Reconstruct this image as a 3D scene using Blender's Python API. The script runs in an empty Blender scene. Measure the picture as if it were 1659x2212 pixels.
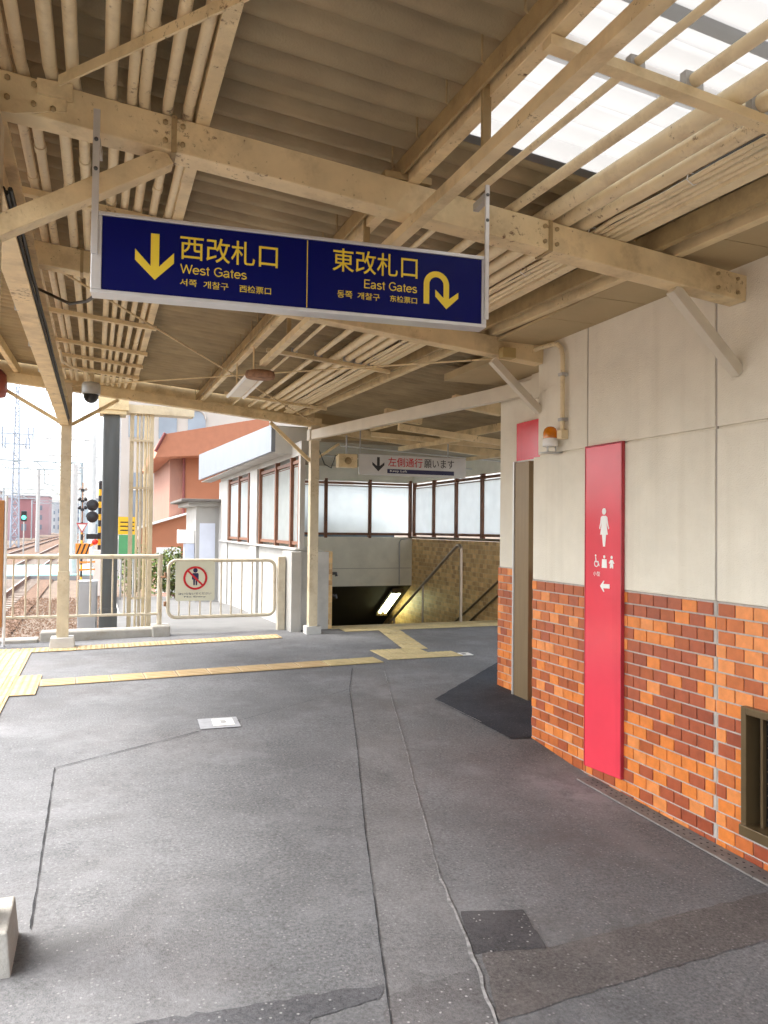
import bpy, bmesh, math, random
from mathutils import Vector, Matrix
random.seed(7)
scene = bpy.context.scene
COL = scene.collection
PI = math.pi
# ------------------------------------------------------------------ camera
PITCH, ROLL, YAW, EYE = math.radians(1.33), math.radians(0.62), math.atan(622/1640), 1.55
fw = Vector((math.sin(YAW)*math.cos(PITCH), math.cos(YAW)*math.cos(PITCH), math.sin(PITCH)))
r0 = Vector((math.cos(YAW), -math.sin(YAW), 0)); u0 = r0.cross(fw)
cr = r0*math.cos(ROLL)+u0*math.sin(ROLL); cu = u0*math.cos(ROLL)-r0*math.sin(ROLL)
cam_d = bpy.data.cameras.new('camera'); cam = bpy.data.objects.new('camera', cam_d); COL.objects.link(cam)
cam_d.sensor_fit = 'VERTICAL'; cam_d.sensor_height = 36; cam_d.lens = 36*1640/2212
cam_d.clip_start = .05; cam_d.clip_end = 3000
cam.matrix_world = Matrix(((cr.x, cu.x, -fw.x, 0), (cr.y, cu.y, -fw.y, 0), (cr.z, cu.z, -fw.z, EYE), (0, 0, 0, 1)))
scene.camera = cam
# ------------------------------------------------------------------ sky, sun, exposure
SUN_EL, SUN_AZ = math.radians(58), math.radians(-70)      # azimuth from +Y, clockwise; overcast
world = bpy.data.worlds.new('World'); scene.world = world; world.use_nodes = True
wn = world.node_tree; wn.nodes.clear()
sky = wn.nodes.new('ShaderNodeTexSky'); sky.sky_type = 'NISHITA'; sky.sun_disc = False
sky.sun_elevation = SUN_EL; sky.sun_rotation = SUN_AZ; sky.dust_density = 4; sky.air_density = 1.0
hsv = wn.nodes.new('ShaderNodeHueSaturation'); hsv.inputs['Saturation'].default_value = .30
bg = wn.nodes.new('ShaderNodeBackground'); bg.inputs['Strength'].default_value = .15
wo = wn.nodes.new('ShaderNodeOutputWorld')
wn.links.new(sky.outputs[0], hsv.inputs['Color']); wn.links.new(hsv.outputs[0], bg.inputs[0]); wn.links.new(bg.outputs[0], wo.inputs[0])
sd = bpy.data.lights.new('sun', 'SUN'); sd.energy = .5; sd.angle = math.radians(20); sd.color = (1, .97, .92)
sun = bpy.data.objects.new('sun', sd); COL.objects.link(sun)
sdir = Vector((math.sin(SUN_AZ)*math.cos(SUN_EL), math.cos(SUN_AZ)*math.cos(SUN_EL), math.sin(SUN_EL)))
sun.rotation_euler = sdir.to_track_quat('Z', 'Y').to_euler(); sun.location = (-8, 4, 15)
vs = scene.view_settings; vs.view_transform = 'Standard'; vs.look = 'None'; vs.exposure = 2.30; vs.gamma = 1; vs.use_curve_mapping = False
scene.cycles.max_bounces = 8; scene.cycles.diffuse_bounces = 5; scene.cycles.transmission_bounces = 6
scene.cycles.sample_clamp_indirect = 6; scene.cycles.use_adaptive_sampling = True; scene.cycles.adaptive_threshold = .03
# ------------------------------------------------------------------ materials
MATS = {}
def M(name, col, rough=.6, var=.12, scale=6, bump=0, bscale=60, metal=0, dirt=None, dscale=1.5, damt=.5, emit=0, trans=0, stretch=None, specks=0, streaks=0):
    m = bpy.data.materials.new(name); m.use_nodes = True; nt = m.node_tree; N, L = nt.nodes, nt.links
    b = N['Principled BSDF']; b.inputs['Roughness'].default_value = rough; b.inputs['Metallic'].default_value = metal
    geo = N.new('ShaderNodeNewGeometry'); src = geo.outputs['Position']
    if stretch:
        mp = N.new('ShaderNodeMapping'); mp.inputs['Scale'].default_value = stretch; L.new(src, mp.inputs[0]); src = mp.outputs[0]
    nz = N.new('ShaderNodeTexNoise'); nz.inputs['Scale'].default_value = scale; nz.inputs['Detail'].default_value = 3; L.new(src, nz.inputs['Vector'])
    mr = N.new('ShaderNodeMapRange'); mr.inputs['From Min'].default_value = .3; mr.inputs['From Max'].default_value = .7
    mr.inputs['To Min'].default_value = 1-var; mr.inputs['To Max'].default_value = 1+var; L.new(nz.outputs[0], mr.inputs['Value'])
    mx = N.new('ShaderNodeVectorMath'); mx.operation = 'SCALE'; mx.inputs[0].default_value = col; L.new(mr.outputs[0], mx.inputs['Scale'])
    out = mx.outputs[0]
    if dirt:
        n2 = N.new('ShaderNodeTexNoise'); n2.inputs['Scale'].default_value = dscale; n2.inputs['Detail'].default_value = 5; n2.inputs['Roughness'].default_value = .7; L.new(src, n2.inputs['Vector'])
        m2 = N.new('ShaderNodeMapRange'); m2.inputs['From Min'].default_value = .5; m2.inputs['From Max'].default_value = .75; m2.inputs['To Max'].default_value = damt; L.new(n2.outputs[0], m2.inputs['Value'])
        mc = N.new('ShaderNodeMix'); mc.data_type = 'RGBA'
        mc.inputs[7].default_value = (*dirt, 1); L.new(m2.outputs[0], mc.inputs[0]); L.new(out, mc.inputs[6]); out = mc.outputs[2]
    if streaks:
        ms = N.new('ShaderNodeMapping'); ms.inputs['Scale'].default_value = (9, 9, .35); L.new(geo.outputs['Position'], ms.inputs[0])
        n7 = N.new('ShaderNodeTexNoise'); n7.inputs['Scale'].default_value = 1; n7.inputs['Detail'].default_value = 6; L.new(ms.outputs[0], n7.inputs['Vector'])
        m7 = N.new('ShaderNodeMapRange'); m7.inputs['From Min'].default_value = .55; m7.inputs['From Max'].default_value = .78; m7.inputs['To Max'].default_value = streaks; L.new(n7.outputs[0], m7.inputs['Value'])
        c7 = N.new('ShaderNodeMix'); c7.data_type = 'RGBA'; c7.inputs[7].default_value = (col[0]*.62, col[1]*.58, col[2]*.50, 1); L.new(m7.outputs[0], c7.inputs[0]); L.new(out, c7.inputs[6]); out = c7.outputs[2]
    if specks:
        n5 = N.new('ShaderNodeTexNoise'); n5.inputs['Scale'].default_value = 38; n5.inputs['Detail'].default_value = 5; n5.inputs['Roughness'].default_value = .7; L.new(geo.outputs['Position'], n5.inputs['Vector'])
        n6 = N.new('ShaderNodeTexNoise'); n6.inputs['Scale'].default_value = 2.3; L.new(geo.outputs['Position'], n6.inputs['Vector'])
        ad = N.new('ShaderNodeMath'); ad.operation = 'MULTIPLY_ADD'; ad.inputs[1].default_value = .5; L.new(n6.outputs[0], ad.inputs[0]); L.new(n5.outputs[0], ad.inputs[2])
        m5 = N.new('ShaderNodeMapRange'); m5.inputs['From Min'].default_value = .90; m5.inputs['From Max'].default_value = 1.0; m5.inputs['To Max'].default_value = specks; L.new(ad.outputs[0], m5.inputs['Value'])
        c5 = N.new('ShaderNodeMix'); c5.data_type = 'RGBA'; c5.inputs[7].default_value = (.15, .075, .032, 1); L.new(m5.outputs[0], c5.inputs[0]); L.new(out, c5.inputs[6]); out = c5.outputs[2]
    L.new(out, b.inputs['Base Color'])
    if bump:
        n3 = N.new('ShaderNodeTexNoise'); n3.inputs['Scale'].default_value = bscale; n3.inputs['Detail'].default_value = 2; L.new(src, n3.inputs['Vector'])
        bp = N.new('ShaderNodeBump'); bp.inputs['Strength'].default_value = bump; bp.inputs['Distance'].default_value = .01; L.new(n3.outputs[0], bp.inputs['Height']); L.new(bp.outputs[0], b.inputs['Normal'])
    if emit:
        L.new(out, b.inputs['Emission Color']); b.inputs['Emission Strength'].default_value = emit
    if trans: b.inputs['Transmission Weight'].default_value = trans
    MATS[name] = m; return m
def translucent(name, col, mixd=.25, gloss=.1, rust=False):
    m = bpy.data.materials.new(name); m.use_nodes = True; nt = m.node_tree; N, L = nt.nodes, nt.links; N.clear()
    o = N.new('ShaderNodeOutputMaterial'); t = N.new('ShaderNodeBsdfTranslucent'); d = N.new('ShaderNodeBsdfDiffuse'); mx = N.new('ShaderNodeMixShader')
    g = N.new('ShaderNodeBsdfGlossy'); g.inputs['Roughness'].default_value = .25; m2 = N.new('ShaderNodeMixShader'); m2.inputs[0].default_value = gloss
    geo = N.new('ShaderNodeNewGeometry'); nz = N.new('ShaderNodeTexNoise'); nz.inputs['Scale'].default_value = 5; L.new(geo.outputs['Position'], nz.inputs['Vector'])
    mr = N.new('ShaderNodeMapRange'); mr.inputs['To Min'].default_value = .88; mr.inputs['To Max'].default_value = 1.05; L.new(nz.outputs[0], mr.inputs['Value'])
    sc = N.new('ShaderNodeVectorMath'); sc.operation = 'SCALE'; sc.inputs[0].default_value = col; L.new(mr.outputs[0], sc.inputs['Scale'])
    L.new(sc.outputs[0], t.inputs[0]); L.new(sc.outputs[0], d.inputs[0]); mx.inputs[0].default_value = mixd
    L.new(t.outputs[0], mx.inputs[1]); L.new(d.outputs[0], mx.inputs[2]); L.new(mx.outputs[0], m2.inputs[1]); L.new(g.outputs[0], m2.inputs[2]); L.new(m2.outputs[0], o.inputs[0])
    MATS[name] = m; return m
STAINS_AND_LIGHT = [(.03, 4.0, .26, .09, .2, (.45, .42, .40), .9), (.2, 3.08, .24, .07, .95, (.45, .43, .42), .8), (-.05, 2.86, .34, .13, .3, (.35, .33, .31), 1.0), (2.62, 3.75, .28, .55, .05, (1.9, 1.85, 1.85), .8), (2.5, 3.05, .16, .5, .1, (1.7, 1.6, 1.55), .6),  # smudges, darker round the plinth, paler beside the wall
          (2.2, 3.2, .55, .9, .2, (.78, .72, .69), .8), (1.75, 2.4, .7, .35, .1, (.74, .70, .66), .7), (-.1, 3.6, .8, 2.6, 0, (1.5, 1.5, 1.5), .5), (1.0, 2.05, 1.0, .22, 0, (.55, .55, .56), .7)]  # brown areas, side daylight painted on the left floor, dark stains in front
def asphalt(name, col, spk=.32, dark=.0, brown=.35, stained_lit=False):
    m = bpy.data.materials.new(name); m.use_nodes = True; nt = m.node_tree; N, L = nt.nodes, nt.links
    b = N['Principled BSDF']; b.inputs['Roughness'].default_value = .62
    geo = N.new('ShaderNodeNewGeometry'); P = geo.outputs['Position']
    def noise(s, d=6, r=.6):
        n = N.new('ShaderNodeTexNoise'); n.inputs['Scale'].default_value = s; n.inputs['Detail'].default_value = d; n.inputs['Roughness'].default_value = r; L.new(P, n.inputs['Vector']); return n.outputs[0]
    def rng(v, a, c, x, y):
        r = N.new('ShaderNodeMapRange'); r.inputs['From Min'].default_value = a; r.inputs['From Max'].default_value = c; r.inputs['To Min'].default_value = x; r.inputs['To Max'].default_value = y; L.new(v, r.inputs['Value']); return r.outputs[0]
    def mixc(f, a, bcol):
        k = N.new('ShaderNodeMix'); k.data_type = 'RGBA'; L.new(f, k.inputs[0]); L.new(a, k.inputs[6]); k.inputs[7].default_value = (*bcol, 1); return k.outputs[2]
    sc = N.new('ShaderNodeVectorMath'); sc.operation = 'SCALE'; sc.inputs[0].default_value = col
    ml = N.new('ShaderNodeMath'); ml.operation = 'MULTIPLY'; L.new(rng(noise(75, 4, .75), .3, .7, .55, 1.45), ml.inputs[0]); L.new(rng(noise(.8, 4), .3, .7, .74, 1.24), ml.inputs[1]); L.new(ml.outputs[0], sc.inputs['Scale'])
    c = sc.outputs[0]
    c = mixc(rng(noise(.55, 5, .65), .5, .72, 0, brown), c, (col[0]*.95, col[1]*.78, col[2]*.70))      # rusty brown wear
    c = mixc(rng(noise(1.7, 6, .75), .56, .74, 0, .45), c, tuple(v*.5 for v in col))                   # dark stains
    c = mixc(rng(noise(5.5, 5, .8), .60, .76, 0, .4), c, tuple(v*.45 for v in col))
    c = mixc(rng(noise(1.15, 6, .72), .50, .70, 0, .55), c, tuple(min(v*1.75, .45) for v in col))       # pale dusty wear
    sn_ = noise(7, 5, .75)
    for (sx, sy, rx, ry, ang, k_, amt) in (STAINS_AND_LIGHT if stained_lit else []):                                                       # smudges, paler and darker patches set by place, painted daylight at left
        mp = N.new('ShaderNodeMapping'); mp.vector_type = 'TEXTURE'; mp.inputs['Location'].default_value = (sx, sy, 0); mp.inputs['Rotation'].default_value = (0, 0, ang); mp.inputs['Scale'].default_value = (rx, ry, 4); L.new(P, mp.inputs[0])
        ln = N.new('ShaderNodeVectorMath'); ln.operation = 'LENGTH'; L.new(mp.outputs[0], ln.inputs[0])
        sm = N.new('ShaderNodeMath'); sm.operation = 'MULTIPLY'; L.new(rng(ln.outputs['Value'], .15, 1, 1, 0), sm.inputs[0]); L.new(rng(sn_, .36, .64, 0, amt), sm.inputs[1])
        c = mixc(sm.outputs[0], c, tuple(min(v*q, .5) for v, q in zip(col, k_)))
    vo = N.new('ShaderNodeTexVoronoi'); vo.inputs['Scale'].default_value = 62; L.new(P, vo.inputs['Vector'])
    sep = N.new('ShaderNodeSeparateColor'); L.new(vo.outputs['Color'], sep.inputs[0])
    a1 = rng(vo.outputs['Distance'], .18, .34, 1, 0); a2 = rng(sep.outputs[0], .84, .88, 0, min(1, spk*1.5))
    mm = N.new('ShaderNodeMath'); mm.operation = 'MULTIPLY'; L.new(a1, mm.inputs[0]); L.new(a2, mm.inputs[1])
    c = mixc(mm.outputs[0], c, (.42, .41, .40))
    L.new(c, b.inputs['Base Color'])
    bp = N.new('ShaderNodeBump'); bp.inputs['Strength'].default_value = .55; bp.inputs['Distance'].default_value = .004; L.new(noise(170, 3), bp.inputs['Height']); L.new(bp.outputs[0], b.inputs['Normal'])
    L.new(rng(noise(2.5), .3, .7, .62, .85), b.inputs['Roughness']); b.inputs['Specular IOR Level'].default_value = .185
    MATS[name] = m; return m
cream = M('cream_paint', (.72, .575, .33), .5, .12, 7, .12, 90, dirt=(.20, .11, .04), dscale=3.2, damt=.6, specks=.95)
cream_dk = M('cream_paint_worn', (.36, .26, .12), .55, .14, 9, .12, 90, dirt=(.13, .08, .035), dscale=4, damt=.7, specks=.8)
pipe_m = M('pipe_paint', (.78, .65, .41), .45, .10, 5, .08, 60, dirt=(.24, .15, .07), dscale=5, damt=.5, specks=.8)
deck_m = M('corrugated_sheet_paint', (.34, .268, .155), .75, .2, 3, .2, 120, dirt=(.17, .115, .05), dscale=1.3, damt=.5)
soffit_m = M('soffit_paint', (.46, .36, .20), .7, .10, 4, .05, dirt=(.3, .2, .1), dscale=2, damt=.4)
white_beam_m = M('pale_beam_paint', (.66, .60, .48), .4, .06, 6, .05, dirt=(.3, .25, .16), damt=.3)
wall_m = M('render_wall', (.78, .73, .61), .75, .05, 5, .35, 150, dirt=(.62, .56, .43), dscale=1.1, damt=.35, streaks=.22)
wall_wh = M('white_wall', (.42, .41, .385), .6, .06, 4, .08, dirt=(.27, .255, .22), dscale=1.4, damt=.4)
hall_m = M('hall_wall_paint', (.80, .77, .66), .6, .05, 4, .05, dirt=(.42, .38, .28), damt=.3)
joint_m = M('joint_sealant', (.42, .38, .33), .8, .1)
mortar_m = M('tile_mortar', (.47, .43, .39), .85, .12, 30, .2, 200, dirt=(.3, .24, .2), damt=.5)
TILE = [M('tile_%s' % n, c, .28, .10, 22, .05, 220, dirt=tuple(v*.6 for v in c), dscale=9, damt=.5) for n, c in (
    ('orange', (.70, .215, .045)), ('light_orange', (.74, .26, .075)), ('mid_orange', (.52, .145, .040)), ('rust', (.40, .10, .032)), ('brick_red', (.38, .092, .038)), ('dark_red', (.31, .072, .032)))]
red_m = M('red_sign_face', (.74, .055, .085), .15, .06, 3, .02, streaks=.3)
white_m = M('white_vinyl', (.85, .84, .80), .45, .03)
blue_m = M('navy_sign_face', (.0015, .004, .098), .3, .05, 3); blue_m.node_tree.nodes['Principled BSDF'].inputs['Specular IOR Level'].default_value = .18
yellow_m = M('yellow_vinyl', (.80, .60, .045), .4, .03)
alu_m = M('aluminium', (.70, .70, .69), .35, .05, 12, .03, metal=.55)
galv_m = M('galvanised_steel', (.48, .48, .47), .5, .12, 12, .05, metal=.5, dirt=(.2, .13, .08), damt=.5)
bronze_m = M('bronze_frame', (.14, .095, .045), .35, .08, 8, metal=.4)
doorbrown_m = M('brown_door_metal', (.23, .16, .085), .38, .06, 6, metal=.3, stretch=(6, 6, .4))
mullion_m = M('brown_mullion', (.20, .085, .045), .5, .1, 8, dirt=(.1, .05, .03), damt=.4)
dark_m = M('dark_void', (.012, .011, .010), .8, .1)
black_m = M('black_plastic', (.02, .02, .022), .35, .1)
rubber_m = M('dark_cable', (.03, .027, .022), .6, .2)
asph_m = asphalt('worn_asphalt', (.168, .169, .173), brown=.35, stained_lit=True)
asph_new = asphalt('dark_asphalt', (.042, .046, .056), .15, brown=.05)
asph_band = asphalt('trench_asphalt', (.170, .168, .169), .3, brown=.35, stained_lit=True)
asph_patch = asphalt('patch_asphalt', (.075, .073, .076), .6, brown=.3)
crack_m = M('crack_shadow', (.028, .028, .03), .9, .2)
chalk_m = M('pale_scuff', (.29, .285, .28), .95, .4, 40)
tact_m = M('tactile_yellow', (.54, .39, .205), .6, .10, 6, .1, 120, dirt=(.36, .26, .13), dscale=4, damt=.6)
tact_pale = M('tactile_pale_yellow', (.56, .45, .23), .6, .12, 6, .1, 120, dirt=(.33, .27, .14), dscale=4, damt=.6)
conc_m = M('concrete', (.40, .38, .34), .85, .14, 8, .4, 80, dirt=(.16, .14, .08), dscale=4, damt=.75)
conc_pale = M('pale_concrete', (.50, .49, .46), .85, .12, 5, .25, 60, dirt=(.3, .28, .24), damt=.5)
fence_m = M('fence_cream_paint', (.58, .52, .40), .45, .07, 9, .05, dirt=(.38, .25, .12), dscale=6, damt=.5)
steel_dk = M('dark_grey_steel', (.10, .112, .118), .42, .2, 3, .1, 30, metal=.2, dirt=(.11, .09, .07), dscale=2, damt=.5, stretch=(3, 3, .5))
glass_fr = translucent('frosted_glass', (.93, .97, .97), .16, .05)
skyl_m = translucent('skylight_sheet', (.30, .293, .28), .15, .03)
rust_m = M('rusty_steel', (.30, .165, .09), .8, .4, 20, .3, 60)
pink_sign = M('no_entry_plate', (.66, .66, .52), .5, .05, 6, dirt=(.5, .45, .32), damt=.4)
proh_red = M('prohibition_red', (.55, .012, .02), .4, .03)
navy_fig = M('navy_print', (.015, .015, .07), .5, .03)
lamp_glow = M('lit_lamp_tube', (.92, 1.0, .60), .4, 0, emit=3.4)
tube_off = M('unlit_lamp_tube', (.85, .85, .82), .3, .02)
amber_m = M('amber_lens', (.85, .27, .01), .12, .15, 30, trans=.35)
tan_tile = None
def brickmat(name, c1, c2, mort, sx, rot=None):
    m = bpy.data.materials.new(name); m.use_nodes = True; nt = m.node_tree; N, L = nt.nodes, nt.links; b = N['Principled BSDF']; b.inputs['Roughness'].default_value = .45
    geo = N.new('ShaderNodeNewGeometry'); sp = N.new('ShaderNodeSeparateXYZ'); L.new(geo.outputs['Position'], sp.inputs[0])
    ad = N.new('ShaderNodeMath'); L.new(sp.outputs[0], ad.inputs[0]); L.new(sp.outputs[1], ad.inputs[1])
    cb = N.new('ShaderNodeCombineXYZ'); L.new(ad.outputs[0], cb.inputs[0]); L.new(sp.outputs[2], cb.inputs[1])
    br = N.new('ShaderNodeTexBrick'); L.new(cb.outputs[0], br.inputs['Vector']); br.inputs['Color1'].default_value = (*c1, 1); br.inputs['Color2'].default_value = (*c2, 1); br.inputs['Mortar'].default_value = (*mort, 1)
    br.inputs['Scale'].default_value = 1; br.inputs['Brick Width'].default_value = sx; br.inputs['Row Height'].default_value = sx*.62; br.inputs['Mortar Size'].default_value = .005
    nz = N.new('ShaderNodeTexNoise'); nz.inputs['Scale'].default_value = 9; L.new(geo.outputs['Position'], nz.inputs['Vector'])
    mr = N.new('ShaderNodeMapRange'); mr.inputs['From Min'].default_value = .3; mr.inputs['From Max'].default_value = .7; mr.inputs['To Min'].default_value = .86; mr.inputs['To Max'].default_value = 1.12; L.new(nz.outputs[0], mr.inputs['Value'])
    sc = N.new('ShaderNodeVectorMath'); sc.operation = 'SCALE'; L.new(br.outputs[0], sc.inputs[0]); L.new(mr.outputs[0], sc.inputs['Scale']); L.new(sc.outputs[0], b.inputs['Base Color'])
    bp = N.new('ShaderNodeBump'); bp.inputs['Strength'].default_value = .4; bp.inputs['Distance'].default_value = .004; bp.invert = True; L.new(br.outputs['Fac'], bp.inputs['Height']); L.new(bp.outputs[0], b.inputs['Normal'])
    MATS[name] = m; return m
tan_tile = brickmat('tan_wall_tile', (.72, .48, .20), (.42, .24, .09), (.58, .43, .23), .124)
# ------------------------------------------------------------------ mesh helpers (world coordinates; a child subtracts its thing's base)
BASE = {}
def link(o, parent=None, base=None):
    COL.objects.link(o)
    if parent is not None: o.parent = parent
    BASE[o.name] = base if base is not None else (BASE[parent.name] if parent is not None else Vector((0, 0, 0)))
    return o
def tag(o, label=None, cat=None, group=None, kind=None):
    if label: o['label'] = label
    if cat: o['category'] = cat
    if group: o['group'] = group
    if kind: o['kind'] = kind
    return o
def thing(name, loc, label, cat, group=None):
    o = bpy.data.objects.new(name, None); o.empty_display_size = .1; o.location = loc
    link(o, None, Vector(loc)); return tag(o, label, cat, group)
class MB:
    def __init__(s): s.v, s.f, s.sm = [], [], []
    def add(s, v, f, smooth=False):
        n = len(s.v); s.v += [tuple(p) for p in v]; s.f += [tuple(i+n for i in q) for q in f]; s.sm += [smooth]*len(f); return s
    def box(s, x0, x1, y0, y1, z0, z1):
        return s.add([(x0, y0, z0), (x1, y0, z0), (x1, y1, z0), (x0, y1, z0), (x0, y0, z1), (x1, y0, z1), (x1, y1, z1), (x0, y1, z1)],
                     [(0, 3, 2, 1), (4, 5, 6, 7), (0, 1, 5, 4), (1, 2, 6, 5), (2, 3, 7, 6), (3, 0, 4, 7)])
    def bar(s, p0, p1, w, h, up=(0, 0, 1), caps=True):
        p0, p1 = Vector(p0), Vector(p1); d = (p1-p0).normalized(); r = d.cross(Vector(up)).normalized(); u = r.cross(d)
        vs_ = [p+r*a*w/2+u*b*h/2 for p in (p0, p1) for a, b in ((-1, -1), (1, -1), (1, 1), (-1, 1))]
        return s.add(vs_, [(0, 1, 5, 4), (1, 2, 6, 5), (2, 3, 7, 6), (3, 0, 4, 7), (3, 2, 1, 0), (4, 5, 6, 7)])
    def tube(s, pts, r, n=10, caps=True):
        pts = [Vector(p) for p in pts]; rs = r if isinstance(r, (list, tuple)) else [r]*len(pts); V, F = [], []; prev = None
        for i, p in enumerate(pts):
            d = (pts[min(i+1, len(pts)-1)]-pts[max(i-1, 0)]).normalized()
            if prev is None:
                a = Vector((0, 0, 1)) if abs(d.z) < .9 else Vector((1, 0, 0)); x = d.cross(a).normalized()
            else: x = (prev-d*prev.dot(d)).normalized()
            prev = x; y = d.cross(x)
            V += [p+(x*math.cos(2*PI*k/n)+y*math.sin(2*PI*k/n))*rs[i] for k in range(n)]
        for i in range(len(pts)-1):
            for k in range(n): F.append((i*n+k, i*n+(k+1) % n, (i+1)*n+(k+1) % n, (i+1)*n+k))
        s.add(V, F, True)
        if caps:
            s.add(V[:n], [tuple(range(n))[::-1]]); s.add(V[-n:], [tuple(range(n))])
        return s
    def prism(s, poly, p0, ex, ey, ez, depth):     # polygon (a,b) in plane p0+a*ex+b*ey, extruded along ez
        p0, ex, ey, ez = Vector(p0), Vector(ex), Vector(ey), Vector(ez); n = len(poly)
        f = [p0+ex*a+ey*b for a, b in poly]; g = [q+ez*depth for q in f]
        return s.add(f+g, [tuple(range(n))[::-1], tuple(range(n, 2*n))]+[(i, (i+1) % n, n+(i+1) % n, n+i) for i in range(n)])
    def lathe(s, c, prof, axis=(0, 0, 1), n=20):   # prof: (radius, height)
        c, ax = Vector(c), Vector(axis).normalized(); a = Vector((1, 0, 0)) if abs(ax.x) < .9 else Vector((0, 1, 0)); x = ax.cross(a).normalized(); y = ax.cross(x); V, F = [], []
        for r, h in prof: V += [c+ax*h+(x*math.cos(2*PI*k/n)+y*math.sin(2*PI*k/n))*r for k in range(n)]
        for i in range(len(prof)-1):
            for k in range(n): F.append((i*n+k, i*n+(k+1) % n, (i+1)*n+(k+1) % n, (i+1)*n+k))
        return s.add(V, F, True)
    def mesh(s, name, off=Vector((0, 0, 0)), bevel=0):
        me = bpy.data.meshes.new(name); me.from_pydata([(p[0]-off[0], p[1]-off[1], p[2]-off[2]) for p in s.v], [], s.f)
        bm = bmesh.new(); bm.from_mesh(me)
        for i, f in enumerate(bm.faces): f.smooth = s.sm[i]
        bmesh.ops.recalc_face_normals(bm, faces=bm.faces[:])
        if bevel: bmesh.ops.bevel(bm, geom=bm.edges[:], offset=bevel, segments=2, affect='EDGES', profile=.5)
        bm.to_mesh(me); bm.free(); return me
    def build(s, name, mat, parent=None, bevel=0, kind=None, label=None):
        off = BASE[parent.name] if parent is not None else Vector((0, 0, 0))
        me = s.mesh(name, off, bevel); me.materials.append(MATS[mat] if isinstance(mat, str) else mat)
        o = bpy.data.objects.new(name, me); link(o, parent); tag(o, label, None, None, kind); return o
def B(name, mat, parent, x0, x1, y0, y1, z0, z1, bevel=0, **k): return MB().box(x0, x1, y0, y1, z0, z1).build(name, mat, parent, bevel, **k)
def BAR(name, mat, parent, p0, p1, w, h, bevel=0, up=(0, 0, 1), **k): return MB().bar(p0, p1, w, h, up).build(name, mat, parent, bevel, **k)
def T(name, mat, parent, pts, r, n=10, **k): return MB().tube(pts, r, n).build(name, mat, parent, **k)
def put(name, me, parent, loc, rz=0, sx=1, sy=1, sz=1):     # shared-mesh copy at a world place
    o = bpy.data.objects.new(name, me); off = BASE[parent.name] if parent is not None else Vector((0, 0, 0))
    link(o, parent); o.location = Vector(loc)-off; o.rotation_euler.z = rz; o.scale = (sx, sy, sz); return o
def text(body, mat, parent, org, ex, ey, x0, x1, y0, y1, off=0.0, name='lettering', lift=.0015):
    """lettering fitted to the rectangle x0..x1, y0..y1 of the plane org+ex*a+ey*b"""
    cu_ = bpy.data.curves.new('lettering', 'FONT'); cu_.body = body; cu_.size = 1; cu_.offset = off; cu_.resolution_u = 3; cu_.fill_mode = 'FRONT'
    o = bpy.data.objects.new('lettering_source', cu_); COL.objects.link(o); dg = bpy.context.evaluated_depsgraph_get()
    me = bpy.data.meshes.new_from_object(o.evaluated_get(dg)); COL.objects.unlink(o); bpy.data.objects.remove(o); bpy.data.curves.remove(cu_)
    xs = [v.co.x for v in me.vertices]; ys = [v.co.y for v in me.vertices]; a0, a1, b0, b1 = min(xs), max(xs), min(ys), max(ys)
    org, ex, ey = Vector(org), Vector(ex).normalized(), Vector(ey).normalized(); nz = ex.cross(ey); base = BASE[parent.name]
    for v in me.vertices:
        a = x0+(v.co.x-a0)/(a1-a0)*(x1-x0); b = y0+(v.co.y-b0)/(b1-b0)*(y1-y0); v.co = org+ex*a+ey*b+nz*lift-base
    me.name = name; me.materials.clear(); me.materials.append(MATS[mat] if isinstance(mat, str) else mat)
    return link(bpy.data.objects.new(name, me), parent)
def plate(poly, mat, parent, org, ex, ey, name='pictogram', depth=.0015):
    ex, ey = Vector(ex).normalized(), Vector(ey).normalized()
    return MB().prism(poly, org, ex, ey, ex.cross(ey), depth).build(name, mat, parent)
def circ(cx, cy, r, n=24, a0=0, a1=2*PI): return [(cx+r*math.cos(a0+(a1-a0)*k/n), cy+r*math.sin(a0+(a1-a0)*k/n)) for k in range(n)]
def interp(x, xs, ys):
    if x <= xs[0]: return ys[0]
    for i in range(len(xs)-1):
        if x <= xs[i+1]: return ys[i]+(ys[i+1]-ys[i])*(x-xs[i])/(xs[i+1]-xs[i])
    return ys[-1]
def FZ(x, y):          # platform floor: falls towards the toilet wall
    r = interp(y, [2, 2.65, 4, 4.65, 6, 9.8], [0, 0, .03, .094, .12, .173]); t = min(max((x+.3)/3.2, 0), 1)
    return .12*(1-t)+r*t
def BT(x, y): return 3.033-.0845*x+.031*(y-2.82)       # top of the canopy cross beams
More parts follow.
